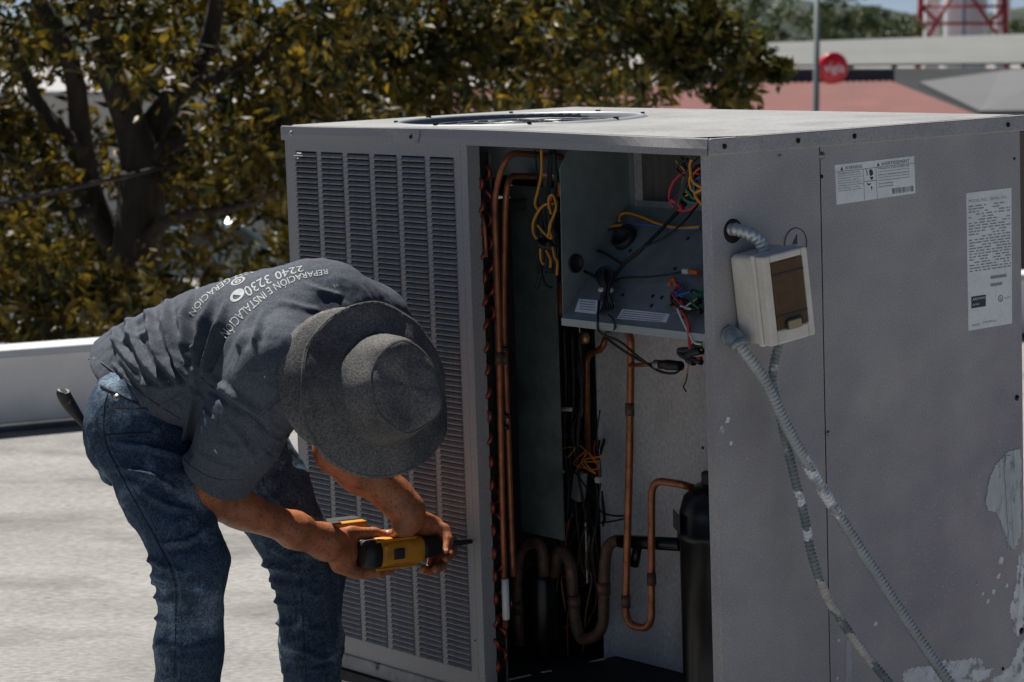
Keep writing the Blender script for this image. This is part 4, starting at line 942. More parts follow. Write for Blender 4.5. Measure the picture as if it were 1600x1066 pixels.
for i in range(26):
    x_, y_ = rsf.uniform(170, 300), rsf.uniform(480, 620); an = rsf.uniform(.7, 1.5); ln = rsf.uniform(25, 60)
    folds.append(([(x_, y_), (x_ + ln * .5 * math.cos(an) + 3, y_ + ln * .5 * math.sin(an)), (x_ + ln * math.cos(an), y_ + ln * math.sin(an))], rsf.uniform(2.5, 4), rsf.uniform(.0015, .004)))
for i in range(22):
    x_, y_ = rsf.uniform(310, 460), rsf.uniform(560, 720); an = rsf.uniform(-.3, 1.2); ln = rsf.uniform(20, 50)
    folds.append(([(x_, y_), (x_ + ln * .5 * math.cos(an), y_ + ln * .5 * math.sin(an) + 3), (x_ + ln * math.cos(an), y_ + ln * math.sin(an))], rsf.uniform(2.5, 4.5), rsf.uniform(.001, .003)))
for pts, wd, hh in folds: d += 1.7 * hh * (ridge(X, Y, pts, wd * .75, (.35, .15)) - .45 * ridge(X, Y, [(x_ + 8, y_) for x_, y_ in pts], wd * 1.1, (.35, .15))) * fc
V = V + N * d[:, None]; V = relax(V, Fq, 1, .35)
SH = link('t_shirt', np_mesh('t_shirt', V, Fq), shirtm, MAN)
bvs = BVHTree.FromPolygons([Vector(v) for v in V], Fq.tolist())
shs = mat('shirt_seam', (0.075, 0.08, 0.095), 0.95)
stitch(bvs, [(282, 712), (300, 730), (335, 748), (380, 750)], .0010, shs, 'sleeve_hem', SH); stitch(bvs, [(313, 590), (345, 617), (385, 645), (420, 680)], .0010, shs, 'shoulder_seam', SH)
stitch(bvs, [(400, 650), (425, 630), (450, 607)], .0010, shs, 'yoke_seam', SH); stitch(bvs, [(403, 654), (428, 634), (453, 611)], .0010, shs, 'yoke_seam', SH); stitch(bvs, [(158, 566), (190, 590), (230, 622), (282, 655)], .0013, shs, 'shirt_hem', SH)
# lettering across the back, laid onto the cloth
print_m = mat('shirt_print', (0.38, 0.40, 0.42), 0.85, var=.15, vscale=90, col2=(.16, .17, .18), c2scale=70, c2lo=.56, c2hi=.68)
def shirt_text(s, path, h0, h1, name='lettering', space=1.0, me=None):
    """letters run along a pixel path; h0, h1 = letter height in pixels at its two ends"""
    me = me or text_mesh(s, 1.0, 'LEFT', font_space=space)
    bm = bmesh.new(); bm.from_mesh(me); bmesh.ops.triangulate(bm, faces=bm.faces[:]); bmesh.ops.subdivide_edges(bm, edges=bm.edges[:], cuts=1); bm.to_mesh(me); bm.free()
    n = len(me.vertices); co = np.empty(n * 3); me.vertices.foreach_get('co', co); co = co.reshape(-1, 3); lo, hi = co.min(0), co.max(0)
    u = (co[:, 0] - lo[0]) / (hi[0] - lo[0]); v = (co[:, 1] - (lo[1] + hi[1]) / 2) / (hi[1] - lo[1])
    pp = smooth_path([(x, y, 0) for x, y in path], 12); L = [0]
    for a, b in zip(pp, pp[1:]): L.append(L[-1] + (b - a).length)
    L = np.array(L) / L[-1]; ok = []
    for i in range(n):
        k = min(max(int(np.searchsorted(L, u[i])) - 1, 0), len(pp) - 2); f = (u[i] - L[k]) / max(L[k + 1] - L[k], 1e-6)
        c = pp[k].lerp(pp[k + 1], f); t = (pp[k + 1] - pp[k]).normalized(); up = Vector((-0.25 * t.y + 0.0, 0, 0)); up = Vector((t.y, -t.x, 0))
        hgt = h0 + (h1 - h0) * u[i]; q = c + up * (v[i] * hgt)
        h = bvs.ray_cast(CAM, ray(q.x, q.y).normalized())
        if h[0] is None: ok.append(False); continue
        ok.append(True); me.vertices[i].co = h[0] + h[1] * .0011
    bm = bmesh.new(); bm.from_mesh(me); bm.verts.ensure_lookup_table(); bmesh.ops.delete(bm, geom=[bm.verts[i] for i in range(n) if not ok[i]], context='VERTS'); bm.to_mesh(me); bm.free()
    return link(name, me, print_m, SH)
shirt_text('REPARACIÓN E INSTALACIÓN', [(512, 426), (470, 434), (432, 450), (400, 474), (374, 498), (350, 526)], 10, 20)
shirt_text('2240 3230', [(474, 420), (446, 427), (414, 440), (384, 458)], 9, 17)
shirt_text('REFRIGERACIÓN', [(398, 424), (366, 435), (334, 456), (312, 476), (299, 493)], 7, 13)
def badge(cx, cy, r, glyph):
    cu = MB(); k = 20
    outer = [(math.cos(a), math.sin(a)) for a in [2 * math.pi * i / k for i in range(k)]]; inn = [(x * .0, y * .0) for x, y in outer]
    for g_ in glyph:
        pts = []
        for x, y in g_:
            q = (cx + r[0] * x + r[2] * y, cy + r[1] * y - r[3] * x); h = bvs.ray_cast(CAM, ray(*q).normalized()); 
            if h[0] is not None: pts.append(h[0] + h[1] * .0011)
        if len(pts) > 3: cu.add([*pts], [tuple(range(len(pts)))])
    return cu.build('badge', print_m, SH)
def ringq(r0_, r1_, a0=0, a1=360, n=20):
    out = []
    for i in range(n):
        a, b = math.radians(a0 + (a1 - a0) * i / n), math.radians(a0 + (a1 - a0) * (i + 1) / n)
        out.append([(r0_ * math.cos(a), r0_ * math.sin(a)), (r0_ * math.cos(b), r0_ * math.sin(b)), (r1_ * math.cos(b), r1_ * math.sin(b)), (r1_ * math.cos(a), r1_ * math.sin(a))])
    return out
badge(371, 462, (11, 10, -2, 3), ringq(.62, 1) + ringq(.0, .62, 200, 380, 8)); badge(372, 440, (11, 6, -2, 3), ringq(.7, 1) + ringq(.2, .45))

# --- hat
hatm = mat('hat_felt', (0.125, 0.123, 0.122), 0.95, var=0.2, vscale=12, grain=.35, gscale=260, col2=(0.08, 0.08, 0.083), c2scale=9, c2lo=0.48, c2hi=0.64, bump=0.9, bscale=340, bdist=0.0012, spec=0.1, speck=((0.30, 0.27, 0.22), 32, 0.76))
hx = RC @ Vector((0, 0, 1)); HX = (hx - HA * hx.dot(HA)).normalized(); HY = HA.cross(HX).normalized()    # HX up, HY to one side
def crown_fn(r, h, a, i):
    r = r * (1 + .012 * math.sin(2 * a + .4) + .010 * math.sin(5 * a)) * (1 - .13 * min(1, max(0, h / .08)) * math.sin(a) ** 2); return r * (1 + .012 * math.sin(7 * a + h * 60)), h + (.006 * math.sin(3 * a + 1) + .004 * math.sin(5 * a) + .003 * math.sin(2 * a + 90 * r)) * min(1, r / .05) * min(1, max(0, h) / .05) - .006 * math.exp(-((a - 2.2) / .5) ** 2 - ((r - .05) / .02) ** 2)
crown_c = brimC + HA * .028
HT = MB().lathe([(.098, -.004), (.0985, .004), (.0955, .02), (.0915, .04), (.0875, .058), (.083, .071), (.077, .080), (.069, .085), (.058, .0865), (.045, .084), (.028, .083), (.0001, .084)], crown_c, HX, HY, HA, 48, fn=crown_fn).build('hat', hatm, MAN)
def brim_fn(r, h, a, i):
    t = max(0, (r - .098) / .058); wv = (.010 * math.sin(2 * a + 1.0) + .006 * math.sin(3 * a + 2.2) + .006 * math.sin(5 * a + .6) + .003 * math.sin(9 * a + 1) + .0015 * math.sin(17 * a)) * t
    return r * (1 + .012 * math.sin(3 * a + .5) * t), h + wv
bp = [(.086, .006), (.105, .001), (.118, -.006), (.132, -.013), (.146, -.019), (.156, -.023), (.157, -.025), (.155, -.0265), (.146, -.0225), (.132, -.0165), (.118, -.0095), (.104, -.003), (.086, .002)]
br = MB().lathe(bp, crown_c, HX, HY, HA, 72, fn=brim_fn).build('brim', hatm, HT)
MB().lathe([(.0985, -.001), (.0990, .001), (.0985, .003)], crown_c, HX, HY, HA, 48, fn=crown_fn).build('crown_seam', mat('hat_seam', (.10, .10, .102), .95), HT)
sm_ = MB(); pts = []
for k in range(49):
    a = 2 * math.pi * k / 48; r2, h2 = crown_fn(.0805, .0775, a, 0); pts.append(crown_c + HX * (r2 * math.cos(a)) + HY * (r2 * math.sin(a)) + HA * h2)
sm_.tube(pts, .0009, 5, caps=False).build('tip_seam', MATS['hat_seam'], HT)
for rr0 in (.1525,):
    pts = []
    for k in range(73):
        a = 2 * math.pi * k / 72; hh = np.interp(rr0, [q[0] for q in bp[:6]], [q[1] for q in bp[:6]]); r2, h2 = brim_fn(rr0, hh, a, 0)
        pts.append(crown_c + HX * (r2 * math.cos(a)) + HY * (r2 * math.sin(a)) + HA * (h2 + .0004))
    MB().tube(pts, .0006, 4, caps=False).build('brim_stitching', MATS['hat_seam'], HT)
# neck flap behind the brim
fl = MB(); NF = 26; rows = []
back = -FD
fa0 = math.atan2(back.dot(HY), back.dot(HX))
lx = RC @ Vector((-1, 0, 0)); la = math.atan2(lx.dot(HY), lx.dot(HX))
for j in range(6):
    t = j / 5
    for i in range(NF):
        a = la - 1.75 + 2.7 * i / (NF - 1)
        tw = math.sin(math.pi * (i + .5) / NF) ** .6; r_ = .135 + (.030 * tw - .012 * (1 - tw)) * t; q = crown_c + HX * (r_ * math.cos(a)) + HY * (r_ * math.sin(a)) + HA * (-.022 - .045 * t * tw + .004 * math.sin(5 * a) * t)
        fl.v.append(q + RC @ Vector((-.012 * t, 0, 0)))
for j in range(5):
    for i in range(NF - 1): a = j * NF + i; fl.f.append((a, a + 1, a + NF + 1, a + NF)); fl.sm.append(True)
o = fl.build('neck_flap', hatm, HT); md = o.modifiers.new('s', 'SOLIDIFY'); md.thickness = .003

# ================================================================== tools
yel = mat('drill_yellow', (0.55, 0.24, 0.02), 0.45, var=0.12, vscale=60, col2=(.33, .13, .012), c2scale=24, c2lo=.55, c2hi=.8)
blk2 = mat('drill_black', (0.014, 0.014, 0.015), 0.55, var=.2, vscale=60)
DR = thing('cordless_drill', 'yellow and black cordless drill held against the louvred panel', 'drill', DP(.18), world=True)
def dring(a, rs, rh, h0=0, n=24, sq=2.6):
    out = []
    for k in range(n):
        t = 2 * math.pi * k / n; c, s = math.cos(t), math.sin(t)
        out.append(DP(a, h0 + rh * math.copysign(abs(c) ** (2 / sq), c), rs * math.copysign(abs(s) ** (2 / sq), s)))
    return out
def loft(rings, name, m, parent, cap=True):
    b = MB(); n = len(rings[0])
    vs = [q for r_ in rings for q in r_]; fs = [(i * n + k, i * n + (k + 1) % n, (i + 1) * n + (k + 1) % n, (i + 1) * n + k) for i in range(len(rings) - 1) for k in range(n)]
    b.add(vs, fs, True); o_ = len(rings) * n
    if cap: b.f += [tuple(range(n))[::-1], tuple(range(o_ - n, o_))]; b.sm += [False, False]
    bm = bmesh.new(); me = b.mesh(name); bm.from_mesh(me); bmesh.ops.recalc_face_normals(bm, faces=bm.faces[:]); bm.to_mesh(me); bm.free()
    return link(name, me, m, parent)
# lengths back from the tip: bit 0-.05, chuck .05-.10, body .10-.215, rear cap .215-.24
loft([dring(.122, .0215, .021), dring(.126, .0265, .027), dring(.140, .0290, .0295), dring(.165, .0290, .030), dring(.19, .0285, .030), dring(.205, .0300, .031), dring(.222, .0300, .031), dring(.224, .028, .029)], 'motor_housing', yel, DR)
loft([dring(.2235, .0285, .0295), dring(.245, .0275, .0285), dring(.255, .0245, .026), dring(.257, .019, .021)], 'rear_cap', blk2, DR)
loft([dring(.1235, .0235, .0235, sq=2), dring(.112, .0235, .0235, sq=2), dring(.110, .0210, .021, sq=2), dring(.086, .0205, .0205, sq=2), dring(.076, .015, .015, sq=2), dring(.066, .009, .009, sq=2)], 'chuck', blk2, DR)
MB().tube([DP(.067), DP(.03), DP(.0005)], [.0058, .0058, .0045], 8).build('bit_holder', blk2, DR)
def dbox(a0, a1, h0_, h1_, s0, s1, name, m, parent=DR, bev=.002):
    q = lambda a, h_, s_: DP(a, h_, s_)
    me = MB().hull8([q(a0, h0_, s0), q(a1, h0_, s0), q(a1, h0_, s1), q(a0, h0_, s1)], [q(a0, h1_, s0), q(a1, h1_, s0), q(a1, h1_, s1), q(a0, h1_, s1)]).mesh(name)
    bm = bmesh.new(); bm.from_mesh(me); bmesh.ops.recalc_face_normals(bm, faces=bm.faces[:]); bm.to_mesh(me); bm.free()
    return link(name, me, m, parent, bev)
dbox(.176, .200, -.0335, -.030, -.010, .011, 'speed_switch_recess', blk2); dbox(.213, .223, -.0345, -.030, -.016, .020, 'housing_rib', yel, bev=.0015)
for s_ in (-1, 1): dbox(.145, .235, -.026, -.020, s_ * .0255, s_ * .0300, 'housing_rib', yel, bev=.001)
loft([[DP(.200 + .004 * i + (.017 - .001 * i) * math.cos(t), .02 + .026 * i, .0145 * math.sin(t)) for t in [2 * math.pi * k / 16 for k in range(16)]] for i in range(6)], 'grip', blk2, DR)
dbox(.170, .182, .035, .062, -.006, .006, 'trigger', blk2)
BTT = dbox(.150, .255, .150, .172, -.034, .034, 'battery_mount', yel, bev=.004); dbox(.148, .258, .1725, .205, -.036, .036, 'battery', blk2, bev=.005)
dbox(.21, .252, .151, .171, .0342, .036, 'mount_stripe', blk2, BTT, .0005)
# tool handle standing out of the hip pocket
TP0, TP1 = P(136, 664, 5.31), P(97, 612, 5.27)
SC = thing('screwdriver', 'black-handled screwdriver sticking out of the jeans hip pocket', 'screwdriver', TP0, world=True)
q = [TP0.lerp(TP1, t) for t in (-.35, 0, .18, .4, .6, .8, .93, .99, 1.01)]
dn = (TP1 - TP0).cross(RC @ Vector((0, 1, 0))).normalized()
q = [v + dn * (.004 * math.sin(i * .5)) for i, v in enumerate(q)]
MB().tube(smooth_path(q, 3), [np.interp(k / 24, [0, .18, .3, .45, .6, .8, .9, .96, 1], [.008, .0085, .0095, .0125, .0135, .0130, .0125, .011, .005]) for k in range(25)], 12).build('handle', blk2, SC)
MB().tube([TP0.lerp(TP1, -.3), TP0.lerp(TP1, -1.6)], .0035, 8).build('shank', steel, SC)
rq = TP0.lerp(TP1, .72) - (RC @ Vector((0, 1, 0))) * .0128
MB().tube([rq + (RC @ Vector((math.cos(t), 0, math.sin(t)))) * .004 for t in [math.pi * k / 6 for k in range(13)]], .0007, 4, caps=False).build('hang_hole_mark', mat('tool_print', (.3, .3, .3), .6), SC)

# ================================================================== breaker box and conduits on the plain face
bc = U(1179, 458, 'x', 0.0)
BMx = UM @ Matrix.Translation((0.0012, bc.y, bc.z)) @ Matrix.Rotation(math.radians(6.5), 4, 'X')
plast = mat('breaker_box_plastic', (0.74, 0.70, 0.61), 0.55, var=0.12, vscale=20, col2=(0.58, 0.50, 0.39), c2scale=9, c2lo=0.5, c2hi=0.8, bump=0.15, bscale=200)
BX = thing('breaker_box', 'yellowed plastic breaker box with a smoky window hanging on the grey panel', 'breaker box', BMx)
W_, H_, D1, D2 = 0.053, 0.080, 0.060, 0.090
MB().box((0, -W_, -H_), (D1, W_, H_)).build('case', plast, BX, bevel=.010, bseg=4)
MB().box((D1 - .004, -W_ - .002, -H_ - .002), (D1 + .008, W_ + .002, H_ + .002)).build('case_rim', plast, BX, bevel=.004, bseg=3)
cv = MB()                                         # cover as a frame round the window
wy0, wy1, wz0, wz1 = -.036, .038, -.054, .066
X0, X1 = D1 + .0085, D2
cv.box((X0, -W_, -H_), (X1, wy0, H_)); cv.box((X0, wy1, -H_), (X1, W_, H_)); cv.box((X0, wy0, wz1), (X1, wy1, H_)); cv.box((X0, wy0, -H_), (X1, wy1, wz0))
CV = cv.build('cover', plast, BX, bevel=.004, bseg=3)
smoke = mat('smoky_window', (0.16, 0.085, 0.03), 0.12, spec=0.5, alpha=0.55)
MB().box((X1 - .006, wy0 + .0005, wz0 + .0005), (X1 + .0015, wy1 - .0005, wz1 - .0005)).build('window', smoke, CV, bevel=.001)
tan = mat('breaker_tan', (0.27, 0.17, 0.08), 0.6, var=.15, vscale=30); dkb = mat('breaker_dark', (.012, .016, .022), .5)
MB().box((X0 + .001, wy0 + .001, wz0 + .001), (X0 + .004, wy1 - .001, wz1 - .001)).build('inner_plate', tan, BX)
BR = MB().box((X0 + .0045, -.026, -.022), (X1 - .010, .020, .036)).build('breaker', mat('breaker_body', (.36, .27, .19), .5), BX, bevel=.002)
MB().box((X1 - .012, -.022, -.014), (X1 - .007, .004, .008)).build('toggle', dkb, BR, bevel=.001); MB().box((X1 - .0105, -.024, .022), (X1 - .0092, .006, .032)).build('breaker_label', mat('teal_label', (.03, .12, .13), .5), BR)
for z in (wz1 - .024, wz0 + .022): MB().box((X1 - .0045, wy0 + .001, z), (X1 + .0022, wy1 - .001, z + .003)).build('window_rib', dkb, CV)
MB().box((X1 + .0018, -.014, wz0 - .004), (X1 + .006, .018, wz0 + .013)).build('latch', mat('latch', (.36, .27, .17), .5), CV, bevel=.003, bseg=3)
latch = [(X1 + .004, -.017, wz0 - .002), (X1 + .004, -.017, wz0 + .014), (X1 + .004, .021, wz0 + .016), (X1 + .004, .021, wz0 + .002)]
MB().tube(bent_path(latch, .006), .0016, 6).build('latch_outline', dkb, CV)
cond = mat('conduit_metal', (0.52, 0.54, 0.54), 0.4, 0.5, var=0.2, vscale=30, col2=(0.3, 0.34, 0.34), c2scale=20, c2lo=.5, c2hi=.75)
condp = mat('conduit_painted', (0.40, 0.42, 0.415), 0.55, 0.2, var=0.2, vscale=25)
def conduit(name, pts, r, m, label_, group, rib=.0065, amp=.10, world=None, paintspots=()):
    path = smooth_path(pts, 40); L = [0.0]
    for a, b in zip(path, path[1:]): L.append(L[-1] + (b - a).length)
    n = int(L[-1] / (rib / 4)); out = []; rs = []
    for i in range(n + 1):
        s = L[-1] * i / n; k = min(max(int(np.searchsorted(L, s)) - 1, 0), len(path) - 2); f = (s - L[k]) / max(L[k + 1] - L[k], 1e-9)
        out.append(path[k].lerp(path[k + 1], f)); rs.append(r * (1 + amp * (0.5 + 0.5 * math.cos(2 * math.pi * s / rib)) - amp))
    t = thing(name, label_, 'conduit', Matrix.Translation(out[0]), group, world=True)
    MB().tube(out, rs, 14).build('tube', m, t)
    for (f0_, f1_, mm, ex) in paintspots:
        i0, i1 = int(f0_ * n), int(f1_ * n)
        b = MB().tube(out[i0:i1 + 1], [q * ex for q in rs[i0:i1 + 1]], 14, caps=False); nr_ = i1 - i0; rq_ = random.Random(i0); ph = [rq_.uniform(0, 6) for _ in range(4)]
        keep = []
        for fi in range(len(b.f)):
            row, col = fi // 14, fi % 14; e_ = min(row, nr_ - row) / max(nr_, 1); an_ = col / 14 * 2 * math.pi
            if e_ * 3.2 + .35 * math.sin(an_ + ph[0]) + .28 * math.sin(2 * an_ + ph[1] + row * .11) + .22 * math.sin(3 * an_ + ph[2] + row * .23) > .32: keep.append(fi)
        b.f = [b.f[q] for q in keep]; b.sm = [b.sm[q] for q in keep]
        b.build('paint_smear', mm, t)
    return t, out
def UR(px, py, off): return UM @ U(px, py, 'x', off)
GRP = 'flexible conduits on the grey panel'
conduit('flexible_conduit', [UR(1136, 358, -.01), UR(1152, 359, .012), UR(1172, 366, .03), UR(1186, 376, .036), UR(1193, 392, .036)], .0125, cond, 'short ribbed metal conduit from the round hole into the breaker box top', GRP, .0095, .20)
hc_ = U(1145, 361, 'x', 0.0)
MB().lathe([(0, .0012), (.019, .0012), (.0215, .0008), (.022, 0)], hc_, (0, 1, 0), (0, 0, 1), (1, 0, 0), 28).build('conduit_hole', rusty, SP1)
fit = thing('conduit_fitting', 'grey elbow fitting where the long conduit leaves the panel', 'pipe fitting', Matrix.Translation(UR(1142, 527, 0)), world=True)
e0, e1, e2 = UR(1138, 524, .0), UR(1148, 527, .022), UR(1156, 540, .034)
MB().tube([e0, e0.lerp(e1, .5)], .0185, 8).build('lock_nut', mat('zinc', (.30, .36, .37), .5, .5, var=.2, vscale=40), fit)
MB().tube(smooth_path([e0.lerp(e1, .3), e1, e2], 5), .0155, 14).build('elbow', MATS['zinc'], fit); MB().tube([e1.lerp(e2, .6), e2 + (e2 - e1) * .25], .0180, 8).build('clamp_nut', MATS['zinc'], fit)
conduit('flexible_conduit', [e2, UR(1172, 562, .045), UR(1198, 600, .055), UR(1222, 652, .065), UR(1256, 716, .075), UR(1302, 792, .09), UR(1366, 892, .12), UR(1422, 978, .15), UR(1485, 1070, .19), UR(1560, 1180, .24)], .0110, condp,
        'long ribbed grey conduit slanting down across the panel, white paint smear midway', GRP, .0075, .22, paintspots=((.26, .43, whitep, 1.05),))
conduit('flexible_conduit', [UM @ (UI @ (BMx @ Vector((.045, .010, -H_ + .004)))), UR(1207, 590, .04), UR(1219, 650, .04), UR(1240, 740, .045), UR(1258, 812, .05), UR(1268, 866, .055), UR(1292, 932, .065), UR(1335, 1000, .08), UR(1390, 1068, .11), UR(1450, 1140, .14)], .0088, mat('conduit_dark', (.20, .235, .235), .6, .2, var=.3, vscale=30, col2=(.62, .60, .55), c2scale=16, c2lo=.6, c2hi=.66),
        'thinner dark conduit hanging from the breaker box bottom beside the long one', GRP, .0075, .22, paintspots=((.35, .39, whitep, 1.04), (.44, .47, whitep, 1.04), (.54, .68, mat('mortar_smear', (.55, .52, .46), .9, var=.3, vscale=40, bump=.6, bscale=80), 1.08), (.70, .80, mat('mortar_smear', (.36, .34, .30), .9), 1.06)))

# ================================================================== what lies beyond the roof
GZ = -4.0
asph = mat('street_asphalt', (0.24, 0.235, 0.23), 0.9, var=0.25, vscale=0.25, col2=(0.34, 0.33, 0.31), c2scale=0.12, c2lo=0.5, c2hi=0.65)
MB().add([(-700, 12.5, GZ), (700, 12.5, GZ), (900, 1500, GZ), (-900, 1500, GZ)], [(0, 1, 2, 3)]).build('ground', asph)['kind'] = 'structure'
# the building we stand on
MB().hull8([E0 + pn * .02 + Vector((0, 0, GZ)), E1 + pn * .02 + Vector((0, 0, GZ)), E1 + pn * .15 + Vector((0, 0, GZ)), E0 + pn * .15 + Vector((0, 0, GZ))], [q + Vector((0, 0, -.02)) for q in (E0 + pn * .02, E1 + pn * .02, E1 + pn * .15, E0 + pn * .15)]).build('outer_wall', wallc, kw)
# far wooded hills
hl = MB(); rnd = random.Random(4); NH = 90
for i in range(NH + 1):
    x = -420 + 840 * i / NH; top = 5.0 + 5 * math.sin(x * .013 + 1) + 3 * math.sin(x * .05) + rnd.uniform(-.8, .8)
    hl.v += [(x, 640, GZ), (x, 652, GZ + .6 * (top + 4)), (x, 670, top), (x, 760, GZ)]
for i in range(NH):
    for k in range(3): a = i * 4 + k; hl.f.append((a, a + 4, a + 5, a + 1)); hl.sm.append(True)
hl.build('hills', mat('far_woods', (0.022, 0.038, 0.028), 0.95, var=0.5, vscale=.15))['kind'] = 'structure'

def leaf_material(name, c1, c2, tr, sc):
    m = bpy.data.materials.new(name); m.use_nodes = True; t = m.node_tree; N = t.nodes; L = t.links; b = N['Principled BSDF']
    tc = N.new('ShaderNodeTexCoord'); n = N.new('ShaderNodeTexNoise'); n.inputs['Scale'].default_value = sc; n.inputs['Detail'].default_value = 3; L.new(tc.outputs['Object'], n.inputs['Vector'])
    r = N.new('ShaderNodeMapRange'); r.inputs['From Min'].default_value = .43; r.inputs['From Max'].default_value = .70; L.new(n.outputs['Fac'], r.inputs['Value'])
    x = N.new('ShaderNodeMix'); x.data_type = 'RGBA'; x.inputs['A'].default_value = (*c1, 1); x.inputs['B'].default_value = (*c2, 1); L.new(r.outputs[0], x.inputs['Factor'])
    L.new(x.outputs['Result'], b.inputs['Base Color']); b.inputs['Roughness'].default_value = .45; b.inputs['Specular IOR Level'].default_value = .4
    tl = N.new('ShaderNodeBsdfTranslucent'); mx = N.new('ShaderNodeMixShader'); mx.inputs[0].default_value = tr
    L.new(x.outputs['Result'], tl.inputs['Color']); L.new(b.outputs[0], mx.inputs[1]); L.new(tl.outputs[0], mx.inputs[2]); L.new(mx.outputs[0], N['Material Output'].inputs['Surface'])
    return m
leafA = leaf_material('leaf_olive', (0.018, 0.024, 0.006), (0.25, 0.165, 0.016), .45, 7.0)
leafB = leaf_material('leaf_green', (0.030, 0.040, 0.009), (0.18, 0.135, 0.018), .45, 6.0)
leafC = leaf_material('leaf_far', (0.035, 0.060, 0.022), (0.10, 0.11, 0.03), .3, 1.2)
bark = mat('bark', (0.040, 0.032, 0.026), 0.95, var=0.4, vscale=18, bump=0.8, bscale=30, stretch=(1, 1, .3), bdist=.02)
def leaves(clumps, n_per, size, seed, flat=.7):
    """many leaf-sized folded faces scattered in clumps: list of (centre, radius)"""
    R = np.random.RandomState(seed); C = []; 
    for c, r in clumps:
        k = max(4, int(n_per * R.uniform(.6, 1.4))); d = R.normal(size=(k, 3)); d /= np.linalg.norm(d, axis=1)[:, None]; q = d * (r * R.rand(k, 1) ** .55); q[:, 2] *= flat; C.append(np.array(c) + q)
    C = np.concatenate(C); n = len(C); a = R.normal(size=(n, 3)); a /= np.linalg.norm(a, axis=1)[:, None]; b = np.cross(a, R.normal(size=(n, 3))); b /= np.linalg.norm(b, axis=1)[:, None]; c = np.cross(a, b)
    s = size * R.uniform(.45, 1.45, (n, 1)); wd = s * R.uniform(.32, .5, (n, 1))
    V = np.stack([C - a * s, C + b * wd + c * wd * .25, C + a * s, C - b * wd + c * wd * .25], 1).reshape(-1, 3)
    i = np.arange(n) * 4; F_ = np.concatenate([np.stack([i, i + 1, i + 2], 1), np.stack([i, i + 2, i + 3], 1)])
    return V, F_
def tree(name, label_, limbs, clumps, n_per, size, lm, seed, base, group=None, cat='tree', flat=.7):
    t = thing(name, label_, cat, Matrix.Translation(base), group, world=True)
    tr = MB()
    for pts, r0_, r1_ in limbs:
        sp_ = smooth_path(pts, 6); k = len(sp_); tr.tube(sp_, [r0_ + (r1_ - r0_) * i / (k - 1) for i in range(k)], 9)
    tr.build('trunk', bark, t)
    V, F_ = leaves(clumps, n_per, size, seed, flat); me = bpy.data.meshes.new('crown'); me.from_pydata(V.tolist(), [], F_.tolist()); me.update(); link('crown', me, lm, t)
    return t
def blob(c, r, n, seed, shell=.35, cr=(.17, .36), cond=None):
    R = random.Random(seed); out = []
    while len(out) < n:
        d = Vector((R.gauss(0, 1), R.gauss(0, 1), R.gauss(0, 1))).normalized() * (R.random() ** shell); q = Vector((c[0] + d.x * r[0], c[1] + d.y * r[1], c[2] + d.z * r[2]))
        if cond is None or cond(q): out.append((q, R.uniform(*cr)))
    return out
def pxof(q): a, b = to_px([tuple(q)]); return a[0], b[0]
# big tree on the left: dark forked trunk against the light
D_ = 15.0
bA = P(205, 640, D_); bA.z = GZ
limbsA = [([bA, P(200, 640, D_), P(206, 480, D_), P(218, 360, D_), P(222, 270, D_)], .17, .125), ([P(222, 290, D_), P(205, 200, D_), P(172, 110, D_ - .1), P(150, 30, D_), P(120, -120, D_)], .105, .05), ([P(224, 280, D_), P(240, 200, D_ + .2), P(282, 142, D_ + .2), P(325, 70, D_ + .3), P(350, -60, D_)], .095, .04),
          ([P(285, 140, D_ + .2), P(330, 125, D_), P(400, 95, D_), P(470, 20, D_)], .05, .02), ([P(228, 250, D_), P(290, 215, D_), P(370, 190, D_ - .2), P(470, 178, D_ - .3)], .05, .018), ([P(210, 420, D_), P(150, 330, D_ + .2), P(128, 230, D_ + .2), P(110, 100, D_), P(40, -40, D_)], .085, .04),
          ([P(128, 240, D_), P(60, 160, D_ + .1), P(20, 60, D_)], .05, .02), ([P(215, 390, D_), P(270, 340, D_ - .3), P(350, 330, D_ - .4), P(430, 300, D_ - .4)], .045, .015), ([P(150, 330, D_), P(90, 330, D_), P(20, 290, D_)], .04, .015)]
def gapA(q):
    x, y = pxof(q); dq = (q - CAM).dot(RC @ Vector((0, 1, 0)))
    if dq < 15.25 and any(seg_dist(np.array([x]), np.array([y]), a_, b_)[0][0] < w_ for a_, b_, w_ in (((205, 560), (220, 270), 46), ((220, 280), (160, 60), 38), ((225, 260), (330, 60), 38), ((210, 420), (125, 220), 28))): return False
    if 285 < x < 345 and 20 < y < 62: return False
    if 300 < x < 380 and 130 < y < 155: return False
    if 330 < x < 460 and 320 < y < 460: return random.Random(int(x * 7 + y)).random() < .18
    return True
clA = blob(P(230, 40, 15.2), (3.0, 1.5, 2.1), 255, 1, cond=gapA) + blob(P(150, 150, 16.3), (1.4, .5, 1.0), 75, 22, cond=gapA) + blob(P(130, 300, 15.0), (1.1, .9, 1.0), 32, 2, cond=gapA) + blob(P(360, 260, 14.6), (.55, .5, .45), 20, 3, cond=gapA)
tree('shade_tree', 'large dark forked tree with olive and yellow leaves behind the bending man', limbsA, clA, 80, .046, leafA, 5, bA)
